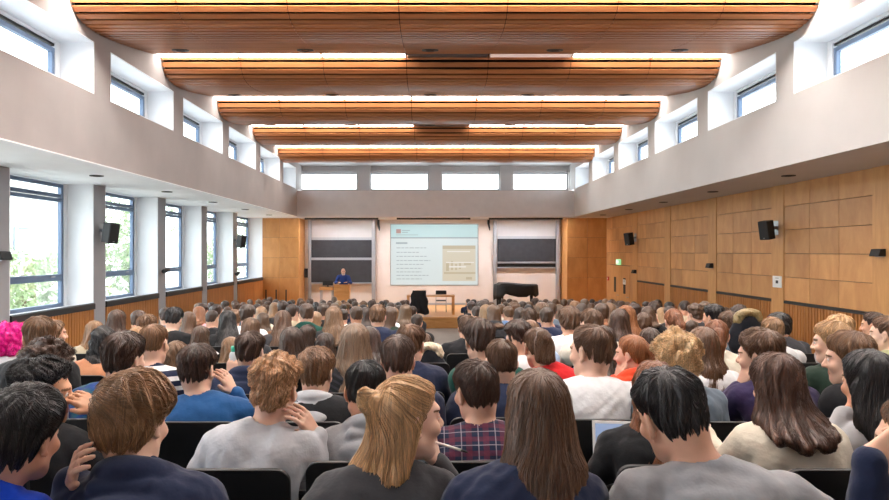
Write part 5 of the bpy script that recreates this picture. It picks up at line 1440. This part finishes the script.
# ================================================================== the lecturer and small things
def lecturer():
    J = skel(stand=True, lean=10, pitch=8, yaw=8, armL=[(-.30, .14, 1.15), (-.17, .34, 1.17)], armR=[(.30, .14, 1.15), (.17, .34, 1.17)])
    d = 26.12; x = at(342.5, 0, 25.75).x
    tm = top_mesh(J, .01, 'shirt', 3)
    e = assemble(J, body_mesh(J, .0085), tm, hair_mesh('balding', .006, strands=300, rad=.002, slen=.04), (150, 146, 142), (46, 72, 140), SKIN[1], 1.0, (x, d, STAGE_Z), 'cloth', trouser_mesh(J, .011))
    e.rotation_euler.z = R(180); props(e, 'lecturer in a blue shirt standing behind the lectern, balding with glasses', 'person')
    g = MB(); A = J['Rh']; c = Vector(J['head'])
    for s in (-1, 1):
        pts = [c + A @ Vector((s * .033 + .022 * math.cos(a), .108, .006 + .017 * math.sin(a))) for a in np.linspace(0, 6.2832, 13)]; g.tube(pts, .0022, 5, False)
        g.tube([c + A @ Vector((s * .055, .106, .01)), c + A @ Vector((s * .083, .03, .01)), c + A @ Vector((s * .084, -.01, .004))], .002, 5)
    g.tube([c + A @ Vector((-.011, .11, .008)), c + A @ Vector((.011, .11, .008))], .002, 5); g.build('glasses', M['dark'], e)
    v = Vol(J['head'] - .2, J['head'] + .2, .006)
    Rm = J['Rh']; T = lambda x, y, z: J['head'] + np.array(Rm) @ V(x, y, z)
    v.ell(T(0, .058, -.098), (.05, .04, .032), .02, rot=Rm)
    for s in (-1, 1): v.cone(T(s * .062, .0, -.05), T(s * .04, .05, -.095), .014, .02, .02)
    v.ell(T(0, .105, -.055), (.026, .022, .015), .005, '-', Rm); b = link('beard', v.mesh('beard'), e, [M['hair']]); b.color = srgb(176, 172, 168)
lecturer()
def desk_z(r): return floor_z(seat_y(r)) + .82            # writing flap carried by the seats of row r
def bottle(px, d, r, hgt, rad, body, cap, lab, capname='cap'):
    x = (px - 430) * d / FPX; t = empty('drinking_bottle', (x, d, desk_z(r)), 0, lab, 'bottle')
    m = MB(); m.lathe([(rad * .9, 0), (rad, .01), (rad, hgt * .72), (rad * .85, hgt * .8), (rad * .6, hgt * .84)], n=20); m.build('body', body, t, smooth=True)
    m = MB(); m.lathe([(rad * .68, hgt * .835), (rad * .7, hgt * .85), (rad * .7, hgt * .98), (rad * .6, hgt)], n=20); m.build(capname, cap, t, smooth=True)
def held_bottle(who, hgt, rad, body, cap, lab):
    e, J, sc_ = who; f = J['hd-1'] - J['wr-1']; f = f / np.linalg.norm(f); p = e.matrix_basis @ Vector(J['wr-1'] + f * .085 + V(.0, .045, -.10)); t = empty('drinking_bottle', p, 0, lab, 'bottle')
    m = MB(); m.lathe([(rad * .9, 0), (rad, .01), (rad, hgt * .72), (rad * .85, hgt * .8), (rad * .6, hgt * .84)], n=20); m.build('body', body, t, smooth=True)
    m = MB(); m.lathe([(rad * .68, hgt * .835), (rad * .7, hgt * .85), (rad * .7, hgt * .98), (rad * .6, hgt)], n=20); m.build('cap', cap, t, smooth=True)
bottle(629.5, seat_y(4) - .42, 4, .31, .031, plain('navy steel bottle', (50, 72, 112), .35, .4), M['steel'], 'navy steel bottle with a silver cap, left of the auburn-haired woman')
held_bottle(c7, .21, .038, plain('clear grey bottle', (196, 200, 204), .3), plain('teal lid', (40, 168, 140), .4), 'pale bottle with a teal lid held by the navy hoodie man')
# laptop on a writing flap
y = seat_y(3) - .44; x = (617 - 430) * (y + .08) / FPX
t = empty('laptop', (x, y, floor_z(seat_y(3)) + .822), R(-6), 'open white laptop with a pale blue screen, front right', 'laptop')
m = MB(); m.prism(rrect(.22, .15, .012), 'z', 0, .014); m.build('keyboard_base', M['paper'], t, .002)
Mx = Matrix.Translation((0, .074, .017)) @ Matrix.Rotation(R(-16), 4, 'X')
m = MB(); m.box(-.11, .11, -.003, .004, .0, .21, Mx); lid_ = m.build('lid', M['paper'], t, .002)
m = MB(); m.box(-.097, .097, -.0045, -.0031, .014, .197, Mx); m.build('screen', emit('laptop screen', (150, 182, 232), .42, .2), lid_)
# pens
def pen(p0, p1, lab, mat):
    p0, p1 = Vector(p0), Vector(p1); t = empty('pen', p0, 0, lab, 'pen'); v = p1 - p0
    m = MB(); m.tube([Vector((0, 0, 0)), v * .8], .0045, 8); m.build('barrel', mat, t, smooth=True)
    m = MB(); m.tube([v * .801, v * .93, v], [.0042, .003, .0008], 8); m.build('tip', M['dark'], t, smooth=True)
def hand_pt(e, J, s, f=.10): q = J['wr%d' % s] + (J['hd%d' % s] - J['wr%d' % s]) / np.linalg.norm(J['hd%d' % s] - J['wr%d' % s]) * f; return e.matrix_basis @ Vector(q)
e, J, s = a3; h = hand_pt(e, J, 1, .07); pen(h + Vector((.0, -.03, .02)), h + Vector((.115, -.05, -.01)), 'white pen held by the blond half-up woman', M['paper'])
# fur-hooded coats on seats near the aisle and in the right block
def fur_coat(px, py, d, fur, lab, s=1.0):
    x = (px - 430) * d / FPX; z = EYE - (py - 251.5) * d / FPX; r = near_row(d)
    t = empty('winter_coat', (x, d, z), 0, lab, 'coat', 'coats with fur-trimmed hoods')
    v = Vol((-.3, -.25, -.5), (.3, .25, .1), .01); v.ell((0, 0, -.13), (.15 * s, .09, .10), .04); v.ell((0, 0, -.30), (.22 * s + .03, .09, .2), .05); noise_disp(v, .008, 28, 5)
    b = link('coat_body', v.mesh('coat_body'), t, [M['cloth']]); b.color = srgb(30, 31, 38)
    v = Vol((-.3, -.25, -.3), (.3, .25, .15), .008); pr = None
    for i in range(15):
        a = R(-15 + 210 * i / 14); p = V(math.cos(a) * .135 * s, -.02 - .03 * math.sin(a), -.11 + math.sin(a) * .07)
        if pr is not None: v.cone(pr, p, .04 * s + .006, .04 * s + .006, .02)
        pr = p
    noise_disp(v, .013, 110, 9); f = link('fur_trim', v.mesh('fur_trim'), t, [M['hair']]); f.color = srgb(*fur)
fur_coat(430, 341, 5.75, (226, 206, 180), 'black coat with a cream fur hood hung on a seat by the aisle', .6)
fur_coat(747, 308, 6.45, (150, 128, 84), 'black coat with a khaki fur hood in the right block', .72)
